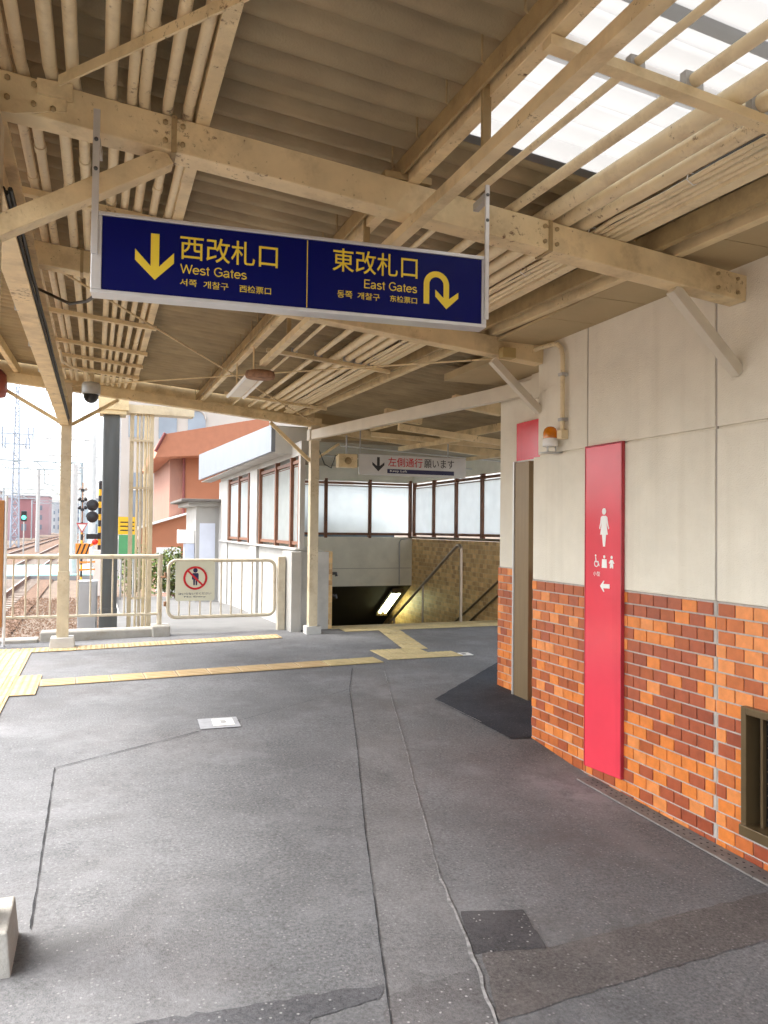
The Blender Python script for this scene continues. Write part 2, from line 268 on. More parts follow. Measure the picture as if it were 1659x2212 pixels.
def drape(poly, name, mat, lift, parent=None, kind='structure', step=.15, rough=0):
    """sheet polygon draped over the platform floor"""
    if rough:
        rr = random.Random(len(name)+len(poly)); q = []
        for i in range(len(poly)):
            (a, b_), (c, d) = poly[i], poly[(i+1) % len(poly)]; n = max(1, int(math.hypot(c-a, d-b_)/.035))
            q += [(a+(c-a)*k/n+(rr.uniform(-rough, rough) if k else 0), b_+(d-b_)*k/n+(rr.uniform(-rough, rough) if k else 0)) for k in range(n)]
        poly = q
    bm = bmesh.new(); f = bm.faces.new([bm.verts.new((x, y, 0)) for x, y in poly])
    xs = [p[0] for p in poly]; ys = [p[1] for p in poly]
    for k in range(int((max(xs)-min(xs))/step)+1):
        bmesh.ops.bisect_plane(bm, geom=bm.verts[:]+bm.edges[:]+bm.faces[:], plane_co=(min(xs)+k*step, 0, 0), plane_no=(1, 0, 0))
    for k in range(int((max(ys)-min(ys))/step)+1):
        bmesh.ops.bisect_plane(bm, geom=bm.verts[:]+bm.edges[:]+bm.faces[:], plane_co=(0, min(ys)+k*step, 0), plane_no=(0, 1, 0))
    off = BASE[parent.name] if parent is not None else Vector((0, 0, 0))
    for v in bm.verts: v.co = Vector((v.co.x, v.co.y, FZ(v.co.x, v.co.y)+lift))-off
    bmesh.ops.recalc_face_normals(bm, faces=bm.faces[:])
    if sum(q.normal.z for q in bm.faces) < 0: bmesh.ops.reverse_faces(bm, faces=bm.faces[:])
    me = bpy.data.meshes.new(name); bm.to_mesh(me); bm.free(); me.materials.append(mat)
    return tag(link(bpy.data.objects.new(name, me), parent), kind=kind)
# ================================================================== THE SETTING: ground, platform, tracks
gm = MB()
gx = [-400, -60, -12, -8, -4, -2, 0, .35, 3, 8, 40, 400]; gy = [-200, -20, 0, 8, 10.5, 12, 14, 18, 22, 26, 30, 60, 200, 900]
def GZ(x, y): return -.85
gv = [(x, y, GZ(x, y)) for y in gy for x in gx]; nx = len(gx)
gm.add(gv, [(j*nx+i, j*nx+i+1, (j+1)*nx+i+1, (j+1)*nx+i) for j in range(len(gy)-1) for i in range(nx-1)])
ground_m = M('ground_gravel', (.17, .125, .09), .95, .25, 3, .5, 25, dirt=(.12, .09, .07), dscale=.4, damt=.6)
tag(gm.build('ground', ground_m), kind='structure')
# platform body and asphalt floor (height field)
fm = MB(); nxs, nys = 90, 120; X0, X1, Y0, Y1 = -1.45, 7.0, -6, 10.32
fv = [(X0+(X1-X0)*i/nxs, Y0+(Y1-Y0)*j/nys, FZ(X0+(X1-X0)*i/nxs, Y0+(Y1-Y0)*j/nys)) for j in range(nys+1) for i in range(nxs+1)]
fm.add(fv, [(j*(nxs+1)+i, j*(nxs+1)+i+1, (j+1)*(nxs+1)+i+1, (j+1)*(nxs+1)+i) for j in range(nys) for i in range(nxs)], True)
tag(fm.build('platform_floor', asph_m), kind='structure')
tag(MB().box(-1.44, 7, -6, 10.3, -.85, -.06).build('platform_body', conc_m), kind='structure')
tag(MB().box(-1.62, -1.44, -6, 10.3, -.2, .115).build('platform_edge_coping', conc_pale, bevel=.01), kind='structure')
# trench band, cracks, repairs
drape([(2.466, 7.36), (2.133, 6.44), (1.691, 4.94), (1.256, 3.515), (.893, 2.284), (.5, .9), (.85, .9), (1.152, 2.045), (1.307, 2.568), (1.4, 2.971), (1.645, 3.73), (2.143, 5.305), (2.722, 7.122), (2.74, 7.36)], 'trench_repair_strip', asph_band, .0016)
def crack(pts, w, name='floor_crack', mat=None, lift=.0058, jit=.0018):
    P = []
    for i in range(len(pts)-1):
        (a, b), (c, d) = pts[i], pts[i+1]; n = max(2, int(math.hypot(c-a, d-b)/.06))
        P += [(a+(c-a)*k/n+random.uniform(-jit, jit), b+(d-b)*k/n+random.uniform(-jit, jit)) for k in range(n)]
    P.append(pts[-1]); m = MB(); V = []
    for i, (x, y) in enumerate(P):
        x2, y2 = P[min(i+1, len(P)-1)]; x1, y1 = P[max(i-1, 0)]; l = math.hypot(x2-x1, y2-y1) or 1; nx_, ny_ = -(y2-y1)/l, (x2-x1)/l; ww = w*random.uniform(.35, 1.1)/2
        V += [(x+nx_*ww, y+ny_*ww, FZ(x, y)+lift), (x-nx_*ww, y-ny_*ww, FZ(x, y)+lift)]
    m.add(V, [(2*i, 2*i+1, 2*i+3, 2*i+2) for i in range(len(P)-1)])
    return tag(m.build(name, mat or crack_m), kind='structure')
crack([(2.466, 7.36), (2.133, 6.44), (1.691, 4.94), (1.256, 3.515), (.893, 2.284), (.5, .9)], .006)
crack([(2.722, 7.122), (2.143, 5.305), (1.645, 3.73), (1.4, 2.971)], .008, 'floor_seam', chalk_m, jit=.004)
crack([(1.4, 2.971), (1.307, 2.568), (1.152, 2.045), (1.05, 1.7)], .016, 'floor_seam', chalk_m, jit=.006)
crack([(-.201, 4.907), (.70, 5.47)], .009, jit=.0015); crack([(-.201, 4.907), (-.196, 3.9), (-.191, 2.987)], .008, jit=.002)
crack([(1.0, 5.66), (2.133, 6.441)], .005, lift=.0065)
drape([(1.362, 2.697), (1.611, 2.645), (1.54, 2.369), (1.256, 2.413)], 'asphalt_patch', asph_patch, .0030, rough=.004)
drape([(.10, 2.345), (.73, 2.34), (.90, 2.33), (.86, 2.26), (.67, 2.23), (.45, 2.12), (.1, 2.0)], 'asphalt_patch', asphalt('smeared_asphalt', (.105, .105, .111), .4, brown=.2), .0024, rough=.012)
drape([(.885, 2.26), (1.235, 2.335), (1.16, 2.05), (1.1, 1.8), (.8, 1.8), (.82, 2.1)], 'asphalt_patch', asphalt('rough_asphalt', (.142, .138, .139), .7, brown=.3), .0027, rough=.012)
drape([(1.30, 2.405), (1.56, 2.375), (2.73, 2.50), (2.86, 2.40), (2.39, 2.19), (1.43, 2.09), (1.17, 2.05)], 'asphalt_patch', asphalt('brown_asphalt', (.135, .124, .119), .3, brown=.6), .0021, rough=.006)
drape([(2.70, 5.87), (2.74, 4.67), (3.5, 4.60), (3.6, 6.3), (4.6, 7.75)], 'entrance_ramp', asph_new, .006, rough=.004)
crack([(2.70, 5.85), (2.735, 5.1)], .009, 'floor_seam', chalk_m, lift=.010)
# wet drain channel at the wall foot
drain_m = M('worn_drain_concrete', (.20, .183, .168), .8, .22, 9, .3, 60, dirt=(.09, .075, .065), dscale=5, damt=.6)
dc = thing('drain_channel', (2.82, 3, 0), 'perforated pale drain channel cover along the foot of the tiled wall', 'drain')
for y0, y1 in ((2.2, 2.62), (2.625, 3.05), (3.055, 3.5), (3.505, 3.95)):
    m = MB(); V = []
    for y in (y0, y1):
        for x, dz in ((2.775, .004), (2.78, .010), (2.893, .010)): V.append((x, y, FZ(x, y)+dz))
    m.add(V, [(0, 1, 4, 3), (1, 2, 5, 4)]); g = m.build('channel_cover', drain_m, dc)
    hm = MB()
    for k in range(int((y1-y0)/.045)):
        y = y0+.03+k*.045
        for x in (2.815, 2.855): hm.add([(x+.006*math.cos(a), y+.008*math.sin(a), FZ(x, y)+.0125) for a in (0, PI/3, 2*PI/3, PI, 4*PI/3, 5*PI/3)], [tuple(range(6))])
    hm.build('drain_hole', dark_m, g)
# ------------------------------------------------------------------ tactile paving
def tact_mesh(name, kind, L=.3, W=.3):
    m = MB().box(-L/2+.003, L/2-.003, -W/2+.003, W/2-.003, 0, .006)
    if kind == 'bars':
        for k in range(4):
            y = (k-1.5)*W/4; m.add([(-L/2+.015, y-.016, .006), (L/2-.015, y-.016, .006), (L/2-.015, y+.016, .006), (-L/2+.015, y+.016, .006), (-L/2+.022, y-.010, .012), (L/2-.022, y-.010, .012), (L/2-.022, y+.010, .012), (-L/2+.022, y+.010, .012)],
                                  [(4, 5, 6, 7), (0, 1, 5, 4), (1, 2, 6, 5), (2, 3, 7, 6), (3, 0, 4, 7)])
    else:
        for i in range(5):
            for j in range(5):
                x, y = (i-2)*L/5, (j-2)*W/5; r, q = .014, .009
                m.add([(x-r, y-r, .006), (x+r, y-r, .006), (x+r, y+r, .006), (x-r, y+r, .006), (x-q, y-q, .012), (x+q, y-q, .012), (x+q, y+q, .012), (x-q, y+q, .012)], [(4, 5, 6, 7), (0, 1, 5, 4), (1, 2, 6, 5), (2, 3, 7, 6), (3, 0, 4, 7)])
    return m.mesh(name)
TM = {}
for nm, mt in (('y', tact_m), ('p', tact_pale)):
    for kd in ('bars', 'dots'):
        me = tact_mesh('tactile_tile', kd); me.materials.append(mt); TM[nm+kd] = me
def tactile(label, cells):
    x, y = cells[0][0], cells[0][1]; t = thing('tactile_paving', (x, y, FZ(x, y)), label, 'tactile paving', 'yellow tactile paving on the platform')
    for c in cells:
        x, y, key, rz = c[:4]; s = c[4] if len(c) > 4 else 1
        o = put('tile', TM[key], t, (x, y, FZ(x, y)+.005+random.uniform(0, .0015)), rz, s, s)
        e = .12; o.rotation_euler.x = math.atan((FZ(x, y+e)-FZ(x, y-e))/(2*e)); o.rotation_euler.y = -math.atan((FZ(x+e, y)-FZ(x-e, y))/(2*e))
    return t
tactile('yellow ribbed guide line crossing the asphalt towards the stairs', [(-.30+.302*k, 7.56+.012*k, 'ybars' if k < 9 else 'pbars', .04) for k in range(11)])
tactile('yellow tactile strip running along the platform edge at the left', [(-.80-.302*i, 5.4+.302*j, 'ydots' if i == 1 else 'ybars', PI/2) for j in range(14) for i in (0, 1)])
tactile('square yellow tactile block widening the edge strip at the left', [(-.60, 7.20+.302*j, 'ydots', 0) for j in range(3)])
tactile('yellow tactile strip in front of the fence and gate', [(-.33+.302*k, 9.57+.006*k, 'ydots', 0) for k in range(-3, 9) if not -1 < k < 0]+[])
tactile('pale yellow dotted corner patch beside the white floor plate', [(3.12+.30*i, 7.80+.30*j, 'pdots', 0) for i in (0, 1, 2) for j in (0, 1) if not (i == 2 and j == 1)])
tactile('pale ribbed tactile link between corner patch and stair top', [(3.55+.05*k, 8.35+.30*k, 'pbars', PI/2-.17) for k in range(5)])
tactile('pale tactile strip along the head of the stairs', [(3.30+.302*k, 9.86, 'pdots', 0) for k in range(11)])
# floor plates with pictogram
def floor_plate(x, y, rz, w, h, label, glossy):
    t = thing('floor_marker', (x, y, FZ(x, y)), label, 'floor marker')
    c, s_ = math.cos(rz), math.sin(rz); ex, ey = Vector((c, s_, 0)), Vector((-s_, c, 0)); o = Vector((x, y, FZ(x, y)+.006))
    plate([(-w/2, -h/2), (w/2, -h/2), (w/2, h/2), (-w/2, h/2)], white_m, t, o, ex, ey, 'white_plate', .004)
    plate([(-w*.16, -h*.2), (w*.1, -h*.2), (w*.16, 0), (w*.1, h*.2), (-w*.16, h*.2), (-w*.1, 0)], black_m if glossy else galv_m, t, o+Vector((0, 0, .0045)), ex, ey, 'pictogram', .001)
    if not glossy: plate([(-w*1.15, -h*.75), (w*.75, -h*.75), (w*.75, h*.72), (-w*1.15, h*.72)], M('taped_film', (.34, .345, .36), .3, .15, 25), t, o-Vector((0, 0, .002)), ex, ey, 'clear_film', .0015)
    return t
floor_plate(.90, 5.66, -.05, .15, .20, 'small white floor plate under clear film beside the long crack', False)
floor_plate(3.92, 7.74, -.1, .17, .17, 'white square floor plate with dark mark beside dotted corner patch', True)
# ================================================================== TOILET BUILDING with tiled wall
tb = thing('toilet_building', (3.0, 3.5, 0), 'cream rendered toilet block with orange and brown tiled lower wall', 'building')
XW = 2.9
B('wall', wall_m, tb, 2.915, 3.2, .2, 4.60, 1.21, 2.95); B('wall', wall_m, tb, 2.917, 3.2, 4.60, 4.665, 1.21, 2.06)
for q_ in ((2.776, 4.67, -.1, 1.21), (.2, 1.6, -.1, 1.21), (1.6, 2.776, -.1, .135), (1.6, 2.776, .735, 1.21)): B('tile_backing', mortar_m, tb, 2.906, 3.2, *q_)
# render panels (slightly proud) with joints
for (y0, y1) in ((.2, .88), (.89, 1.93), (1.94, 2.955), (2.968, 4.022), (4.034, 4.66)):
    for (z0, z1) in ((1.213, 2.073), (2.085, 2.95)):
        yy = min(y1, 4.60) if z0 > 2 else y1
        B('render_panel', wall_m, tb, 2.900, 2.916, y0, yy, z0, z1, .003)
B('joint_strip', joint_m, tb, 2.9035, 2.918, 2.958, 2.965, -.02, 2.85); B('joint_strip', joint_m, tb, 2.9035, 2.918, 4.0245, 4.0315, -.02, 2.85)
# tiles
TMESH = {}
def tile_me(i, w):
    k = (i, round(w, 3))
    if k not in TMESH:
        me = MB().box(-.004, .004, -w/2, w/2, -.030, .030).mesh('tile', bevel=.0015); me.materials.append(TILE[i]); TMESH[k] = me
    return TMESH[k]
PITCH_T, ROW = .1092, .0685
rest = MB(); rng = random.Random(5)
def pick(y, r):
    if y > 4.03: return rng.choices([0, 1, 2, 3, 4], [.10, .10, .52, .22, .06])[0]
    if y > 2.96: return rng.choices([0, 1, 3, 4, 5], [.34, .10, .08, .40, .08])[0]
    if r < 7 : return rng.choices([1, 2, 3], [.35, .5, .15])[0]
    return rng.choices([0, 1, 2, 4, 5], [.36, .14, .12, .28, .1])[0]
def in_window(y, z): return 1.6 < y < 2.776 and .135 < z < .735
def tiles(ya, yb, phase, single):
    n = 0
    for r in range(18):
        z = 1.205-ROW*(r+.5); off = phase+(PITCH_T/2 if r % 2 else 0); k0 = int((ya-off)/PITCH_T)-1
        for k in range(k0, k0+60):
            a = off+k*PITCH_T+.0035; b = a+PITCH_T-.007; a, b = max(a, ya+.003), min(b, yb-.003)
            if b-a < .012: continue
            c = (a+b)/2
            if 3.68 < a and b < 4.01 and z > .14 and single: continue     # behind the red sign board
            if z+.03 < FZ(2.9, c)-.01: continue
            if .135 < z < .735 and a < 2.778:
                if a < 2.778 < b: a = 2.780; c = (a+b)/2
                if in_window(c, z) or b-a < .012: continue
            i = pick(c, r); w = round(b-a, 3)
            if single and b > 2.58:
                put('tile', tile_me(i, w), tb, (2.902, c, z)); n += 1
            else: rest.box(2.8985, 2.906, a, b, z-.030, z+.030)
    return n
nt_ = tiles(4.030, 4.668, .02, True)+tiles(2.963, 4.026, .03, True)+tiles(.2, 2.960, .0, True)
rest.build('tile_field', TILE[2], tb, kind='stuff')
# far wall of the entrance with brown door frame
B('wall', wall_m, tb, 3.515, 3.75, 4.7, 6.22, 1.22, 2.9); B('tile_backing', mortar_m, tb, 3.506, 3.75, 4.7, 6.225, -.05, 1.22)
far = [MB() for _ in TILE]
for r in range(17):
    z = 1.215-ROW*(r+.5)
    for k in range(14):
        a = 4.75+k*PITCH_T+(PITCH_T/2 if r % 2 else 0); far[rng.choices(range(6), [.18, .12, .38, .2, .08, .04])[0]].box(3.498, 3.507, a, min(a+.1022, 6.222), z-.03, z+.03)
for i, m in enumerate(far): m.build('tile_field', TILE[i], tb, kind='stuff')
B('door_frame', doorbrown_m, tb, 3.44, 3.60, 5.60, 5.83, .08, 2.15, .004)
B('frame_trim', alu_m, tb, 3.43, 3.46, 5.832, 5.85, .08, 2.16, .002)
B('red_fascia', red_m, tb, 3.47, 3.512, 5.45, 5.86, 2.165, 2.50, .003)
B('fascia_trim', white_m, tb, 3.462, 3.512, 5.45, 5.87, 2.15, 2.165, .002)
B('ceiling', soffit_m, tb, 2.92, 3.7, .2, 6.2, 2.90, 2.96)
# soffit boards between purlin and wall
for k in range(10):
    y = .3+k*.455; B('soffit_board', soffit_m, tb, 2.53, 2.92, y, y+.449, 2.845-.0845*0+.0, 2.862)
# dark grille window at the right edge
w = thing('grille_window', (2.9, 2.3, .14), 'dark bronze framed grille window low in the tiled wall', 'window')
for (y0, y1, z0, z1, n_) in ((2.745, 2.776, .135, .735, 'frame_side'), (1.6, 2.745, .700, .735, 'frame_top'), (1.6, 2.776, .135, .185, 'frame_sill')):
    B(n_, bronze_m, w, 2.868 if n_ != 'frame_sill' else 2.855, 2.96, y0, y1, z0, z1, .003)
B('dark_opening', dark_m, w, 2.955, 2.965, 1.6, 2.745, .185, .70)
for k in range(6): B('upright', bronze_m, w, 2.915, 2.935, 2.69-k*.17, 2.705-k*.17, .185, .70)
mm = MB()
for k in range(9): mm.box(2.940, 2.945, 1.6, 2.69, .22+k*.055, .226+k*.055)
mm.build('wire_mesh', bronze_m, w)
# tall red sign board
rs = thing('toilet_sign', (2.87, 3.84, .1), 'tall narrow red sign board with white woman pictogram and arrow', 'sign')
m = MB(); V = [(2.878, 4.018, .092), (2.878, 3.662, .112), (2.878, 3.662, 2.079), (2.878, 4.018, 2.079), (2.8985, 4.018, .092), (2.8985, 3.662, .112), (2.8985, 3.662, 2.079), (2.8985, 4.018, 2.079)]
m.add(V, [(0, 1, 2, 3), (4, 7, 6, 5), (0, 4, 5, 1), (1, 5, 6, 2), (2, 6, 7, 3), (3, 7, 4, 0)]); m.build('board', red_m, rs, .003)
for q_ in ((4.012, 4.019, .10, 2.08), (3.661, 3.668, .115, 2.08)): B('edge_trim', M('red_trim', (.42, .03, .045), .4), rs, 2.8755, 2.8985, *q_)
B('edge_trim', MATS['red_trim'], rs, 2.8755, 2.8985, 3.661, 4.019, 2.0805, 2.0865)
O = (2.8775, 0, 0); EX, EY = (0, -1, 0), (0, 0, 1)
def R(poly, name='pictogram'): return plate([(-y, z) for y, z in poly], white_m, rs, O, EX, EY, name)
R([(3.826+.019*math.cos(a), 1.675+.020*math.sin(a)) for a in [2*PI*k/20 for k in range(20)]], 'head')
R([(3.843, 1.648), (3.809, 1.648), (3.795, 1.640), (3.786, 1.60), (3.777, 1.572), (3.784, 1.566), (3.797, 1.596), (3.803, 1.615), (3.800, 1.585), (3.789, 1.534), (3.806, 1.534), (3.815, 1.462), (3.834, 1.462), (3.845, 1.534), (3.862, 1.534), (3.852, 1.585), (3.849, 1.615), (3.855, 1.596), (3.864, 1.566), (3.872, 1.572), (3.864, 1.60), (3.856, 1.640)], 'woman_figure')
R([(3.862, 1.222), (3.829, 1.255), (3.820, 1.255), (3.832, 1.236), (3.772, 1.238), (3.770, 1.212), (3.832, 1.210), (3.820, 1.189), (3.829, 1.189)], 'arrow')
R([(3.822+.010*math.cos(a), 1.400+.010*math.sin(a)) for a in [2*PI*k/14 for k in range(14)]], 'head'); R([(3.843, 1.386), (3.800, 1.386), (3.797, 1.333), (3.846, 1.333)], 'ostomate_figure')
R([(3.752+.010*math.cos(a), 1.399+.010*math.sin(a)) for a in [2*PI*k/14 for k in range(14)]], 'head'); R([(3.762, 1.384), (3.742, 1.384), (3.727, 1.365), (3.732, 1.360), (3.744, 1.368), (3.737, 1.352), (3.737, 1.334), (3.748, 1.334), (3.752, 1.348), (3.757, 1.334), (3.768, 1.334), (3.768, 1.352), (3.761, 1.368), (3.773, 1.360), (3.778, 1.365)], 'infant_figure')
R([(3.907+.007*math.cos(a), 1.405+.007*math.sin(a)) for a in [2*PI*k/12 for k in range(12)]], 'head')
wc = MB()
def ring(cy, cz, r0_, r1_, a0, a1, n=14):
    pts = [(cy-r1_*math.cos(a0+(a1-a0)*k/n), cz+r1_*math.sin(a0+(a1-a0)*k/n)) for k in range(n+1)]+[(cy-r0_*math.cos(a0+(a1-a0)*k/n), cz+r0_*math.sin(a0+(a1-a0)*k/n)) for k in range(n, -1, -1)]
    return pts
R(ring(3.900, 1.356, .015, .021, PI*.55, PI*2.05), 'wheel'); R([(3.911, 1.396), (3.903, 1.396), (3.899, 1.372), (3.880, 1.372), (3.868, 1.343), (3.874, 1.340), (3.885, 1.364), (3.906, 1.364)], 'wheelchair_user')
text('小型', white_m, rs, O, EX, EY, -3.930, -3.862, 1.280, 1.308)
# amber beacon on the wall
bc = thing('warning_beacon', (2.83, 4.35, 2.1), 'amber rotating warning beacon on white base at the wall corner', 'beacon')
MB().lathe((2.835, 4.35, 2.172), [(.047, 0), (.048, .02), (.046, .045), (.038, .066), (.022, .078), (.0, .082)], n=24).build('amber_dome', amber_m, bc)
MB().lathe((2.835, 4.35, 2.118), [(0, 0), (.050, 0), (.051, .02), (.049, .050), (.046, .055), (0, .055)], n=24).build('white_base', white_m, bc)
MB().lathe((2.835, 4.35, 2.185), [(0, 0), (.018, 0), (.018, .035), (0, .035)], n=12).build('reflector', alu_m, bc)
for dx, dy in ((-.03, -.02), (.03, -.02), (0, .035)): T('foot', galv_m, bc, [(2.835+dx, 4.35+dy, 2.08), (2.835+dx, 4.35+dy, 2.118)], .004, 6)
B('bracket', galv_m, bc, 2.78, 2.899, 4.30, 4.40, 2.075, 2.08)
cd = thing('beacon_conduit', (2.87, 4.27, 2.2), 'pale vertical conduit bending over beside the amber beacon', 'conduit')
T('conduit', pipe_m, cd, [(2.87, 4.262, 2.20), (2.87, 4.262, 2.70), (2.868, 4.275, 2.765), (2.865, 4.31, 2.800), (2.86, 4.36, 2.812), (2.84, 4.50, 2.815), (2.82, 4.62, 2.80)], .016, 10)
for z in (2.28, 2.58): B('clip', galv_m, cd, 2.850, 2.899, 4.24, 4.285, z, z+.02)
B('junction_box', pipe_m, cd, 2.845, 2.899, 4.235, 4.29, 2.16, 2.22, .004)
# ================================================================== CANOPY
cp = thing('platform_canopy', (-.37, 9.75, .1), 'cream painted steel platform canopy with corrugated roof sheets and skylight', 'canopy')
def cross_beam(y, xa, xb, h=.125, w_=.10, mat=cream, dz=0):
    p0 = Vector((xa, y, BT(xa, y)-h/2+dz)); p1 = Vector((xb, y, BT(xb, y)-h/2+dz))
    o = BAR('cross_beam', mat, cp, p0, p1, w_, h, .004)
    return o
b1 = cross_beam(2.82, -1.17, 2.9); b2 = cross_beam(4.59, -1.17, 2.9); b3 = cross_beam(9.75, -1.17, 2.78, .12); cross_beam(.75, -1.17, 2.9); cross_beam(-1.0, -1.17, 2.9); cross_beam(10.22, 2.75, 6.1, .12)
for x in (.235, 1.80): # splice plates on the nearest beam
    m = MB().box(x-.009, x+.009, 2.764, 2.876, BT(x, 2.82)-.131, BT(x, 2.82)+.002); m.build('splice_plate', cream_dk, b1)
for x in (-.1, .9): MB().box(x-.008, x+.008, 4.534, 4.646, BT(x, 4.59)-.131, BT(x, 4.59)+.002).build('splice_plate', cream_dk, b2)
bolt_me = MB().lathe((0, 0, 0), [(0, .008), (.009, .008), (.010, 0)], (0, -1, 0), 6).mesh('bolt'); bolt_me.materials.append(cream_dk)
for x in (.205, .265, 1.77, 1.83, -.30, -.22, -.16, 2.72, 2.84):
    for dz in (.03, .095): put('bolt', bolt_me, b1, (x, 2.767 if x > -.1 else 2.758, BT(x, 2.82)-dz))
B('gusset', cream_dk, cp, 1.04, 1.24, 2.77, 2.86, BT(1.1, 2.8)+.002, BT(1.1, 2.8)+.03)
# columns
col_m = M('column_cream_daylit', (.60, .51, .35), .5, .08, 7, .1, 90, dirt=(.30, .2, .1), dscale=4, damt=.5, specks=.5)  # canopy cream made greyer: outdoor light put into the colour
def column(x, y, ztop, w_=.10, label=None):
    o = B('column', col_m, cp, x-w_/2, x+w_/2, y-w_/2, y+w_/2, FZ(x, y)+.1, ztop, .004); return o
c1 = column(-.37, 2.84, 2.92)
m = MB(); V = []
for z, k in ((FZ(-.37, 2.8)-.02, .145), (FZ(-.37, 2.8)+.135, .130)): V += [(-.37-k, 2.84-k, z), (-.37+k, 2.84-k, z), (-.37+k, 2.84+k, z), (-.37-k, 2.84+k, z)]
CUBE = [(0, 3, 2, 1), (4, 5, 6, 7), (0, 1, 5, 4), (1, 2, 6, 5), (2, 3, 7, 6), (3, 0, 4, 7)]
m.add(V, CUBE).build('plinth', conc_m, c1, .006)
c3 = column(-.345, 9.75, 3.25, .115)
m = MB(); V = []
for z, k in ((.10, .14), (.245, .125)): V += [(-.345-k, 9.75-k, z), (-.345+k, 9.75-k, z), (-.345+k, 9.75+k, z), (-.345-k, 9.75+k, z)]
m.add(V, CUBE).build('plinth', conc_pale, c3, .006)
B('sleeve', col_m, c3, -.41, -.28, 9.685, 9.815, .24, 1.02, .004)
c4 = column(2.695, 9.75, 2.92, .115); B('plinth', conc_pale, c4, 2.60, 2.80, 9.66, 9.84, .15, .27, .006)
B('cap', white_beam_m, c4, 2.61, 2.77, 9.67, 9.82, 2.72, 2.86, .004)
for y in (-1.0,): column(-.37, y, BT(-.37, y))
# edge beam along the columns (I section)
ye0, ye1 = -1.15, 9.78
def eb(y): return 2.70+.006*(y-2.8)
m = MB().bar((-.37, ye0, eb(ye0)+.006), (-.37, ye1, eb(ye1)+.006), .10, .012).bar((-.37, ye0, eb(ye0)+.14), (-.37, ye1, eb(ye1)+.14), .010, .26).bar((-.37, ye0, eb(ye0)+.275), (-.37, ye1, eb(ye1)+.275), .10, .012)
m.build('edge_beam', cream, cp)
for y in (3.6, 4.5, 5.4, 6.3, 7.2, 8.1, 9.0): B('edge_bolt', galv_m, cp, -.43, -.41, y-.012, y+.012, eb(y)+.0, eb(y)+.03)
# purlins
def purlin(x, y0, y1, w_=.05, h=.10, drift=.008, dz=0, mat=cream, name='purlin'):
    f = lambda y: x+drift*(y-2.8)
    return BAR(name, mat, cp, (f(y0), y0, BT(f(y0), y0)+h/2+.003+dz), (f(y1), y1, BT(f(y1), y1)+h/2+.003+dz), w_, h, .003)
for x in (.335, 1.165): purlin(x, -1.15, 10.0)
purlin(1.115, -1.15, 10.0, .012, .07, mat=cream_dk, dz=.02); purlin(2.37, -1.15, 9.9, .035, .09, mat=cream_dk); purlin(2.49, -1.15, 9.9, .05, .08)
purlin(-.95, -1.15, 10.0); purlin(3.6, 6.25, 10.2); purlin(4.7, 6.25, 10.2); purlin(5.8, 6.25, 10.2)
# hook bolts that clamp the sheets to the centre purlin
hb = MB().tube([(0, 0, .09), (0, 0, 0), (.02, 0, -.012), (.035, 0, .0)], .004, 6).mesh('hook_bolt'); hb.materials.append(cream_dk)
for k in range(34):
    y = 1.55+.26*k; put('hook_bolt', hb, cp, (1.10+.008*(y-2.8), y, BT(1.1, y)+.09))
for k in range(20):
    y = 1.6+.26*k; put('hook_bolt', hb, cp, (2.345+.008*(y-2.8), y, BT(2.35, y)+.085))
# corrugated sheets
AMP, WP = .029, .13
def DK(x, y): return BT(x, y)+.205-2*AMP*abs(math.sin(PI*(y-2.61)/WP))**.8
xcols = [(-1.2, -.38), (-.40, .37), (.35, 1.20), (1.18, 2.12), (2.10, 2.96)]; xfar = [(2.94, 4.1), (4.08, 5.2), (5.18, 6.35)]
ybs = [2.61+.91*k for k in range(-4, 9)]
def sheet(xa, xb, ya, yb, mat, name):
    m = MB(); n = int(round((yb-ya)/WP))*10; V = []
    for j in range(n+1):
        y = ya+(yb+.03-ya)*j/n; lap = .012*(1-(y-ya)/(yb-ya))
        for x in (xa, (xa+xb)/2, xb): V.append((x, y, DK(x, y)+lap*.9-.006+.004*(1 if xa > 0 else 0)*((x-xa)/(xb-xa))))
    m.add(V, [(j*3+i, j*3+i+1, (j+1)*3+i+1, (j+1)*3+i) for j in range(n) for i in (0, 1)], True)
    return m.build(name, mat, cp)
for xa, xb in xcols:
    for ya, yb in zip(ybs[:-1], ybs[1:]):
        if xa > 1 and xa < 1.3 and .7 < ya < 2.5: sheet(xa, xb, ya, yb, skyl_m, 'skylight_sheet')
        else: sheet(xa, xb, ya, yb, deck_m, 'roof_sheet')
for xa, xb in xfar:
    for ya, yb in zip(ybs[:-1], ybs[1:]):
        if ya > 4.3: sheet(xa, xb, ya, yb, deck_m, 'roof_sheet')
for xa, xb in xfar+[(2.10, 2.96)]: sheet(xa, xb, 9.89, 10.80, deck_m, 'roof_sheet')
T('rusty_rod', rust_m, cp, [(1.2, 2.02, BT(1.2, 2)+.225), (2.15, 2.02, BT(2.15, 2)+.22)], .028, 8)
# roof end fascias
BAR('fascia_board', cream, cp, (-1.22, 9.95, BT(-1.22, 9.95)+.085), (2.75, 9.95, BT(2.75, 9.95)+.085), .02, .24)
BAR('fascia_board', cream, cp, (-1.21, -1.15, BT(-1.21, -1.15)+.10), (-1.21, 9.95, BT(-1.21, 9.95)+.10), .02, .20)
BAR('fascia_lip', cream_dk, cp, (-1.22, 9.97, BT(-1.22, 9.95)-.04), (2.75, 9.97, BT(2.75, 9.95)-.04), .06, .02)
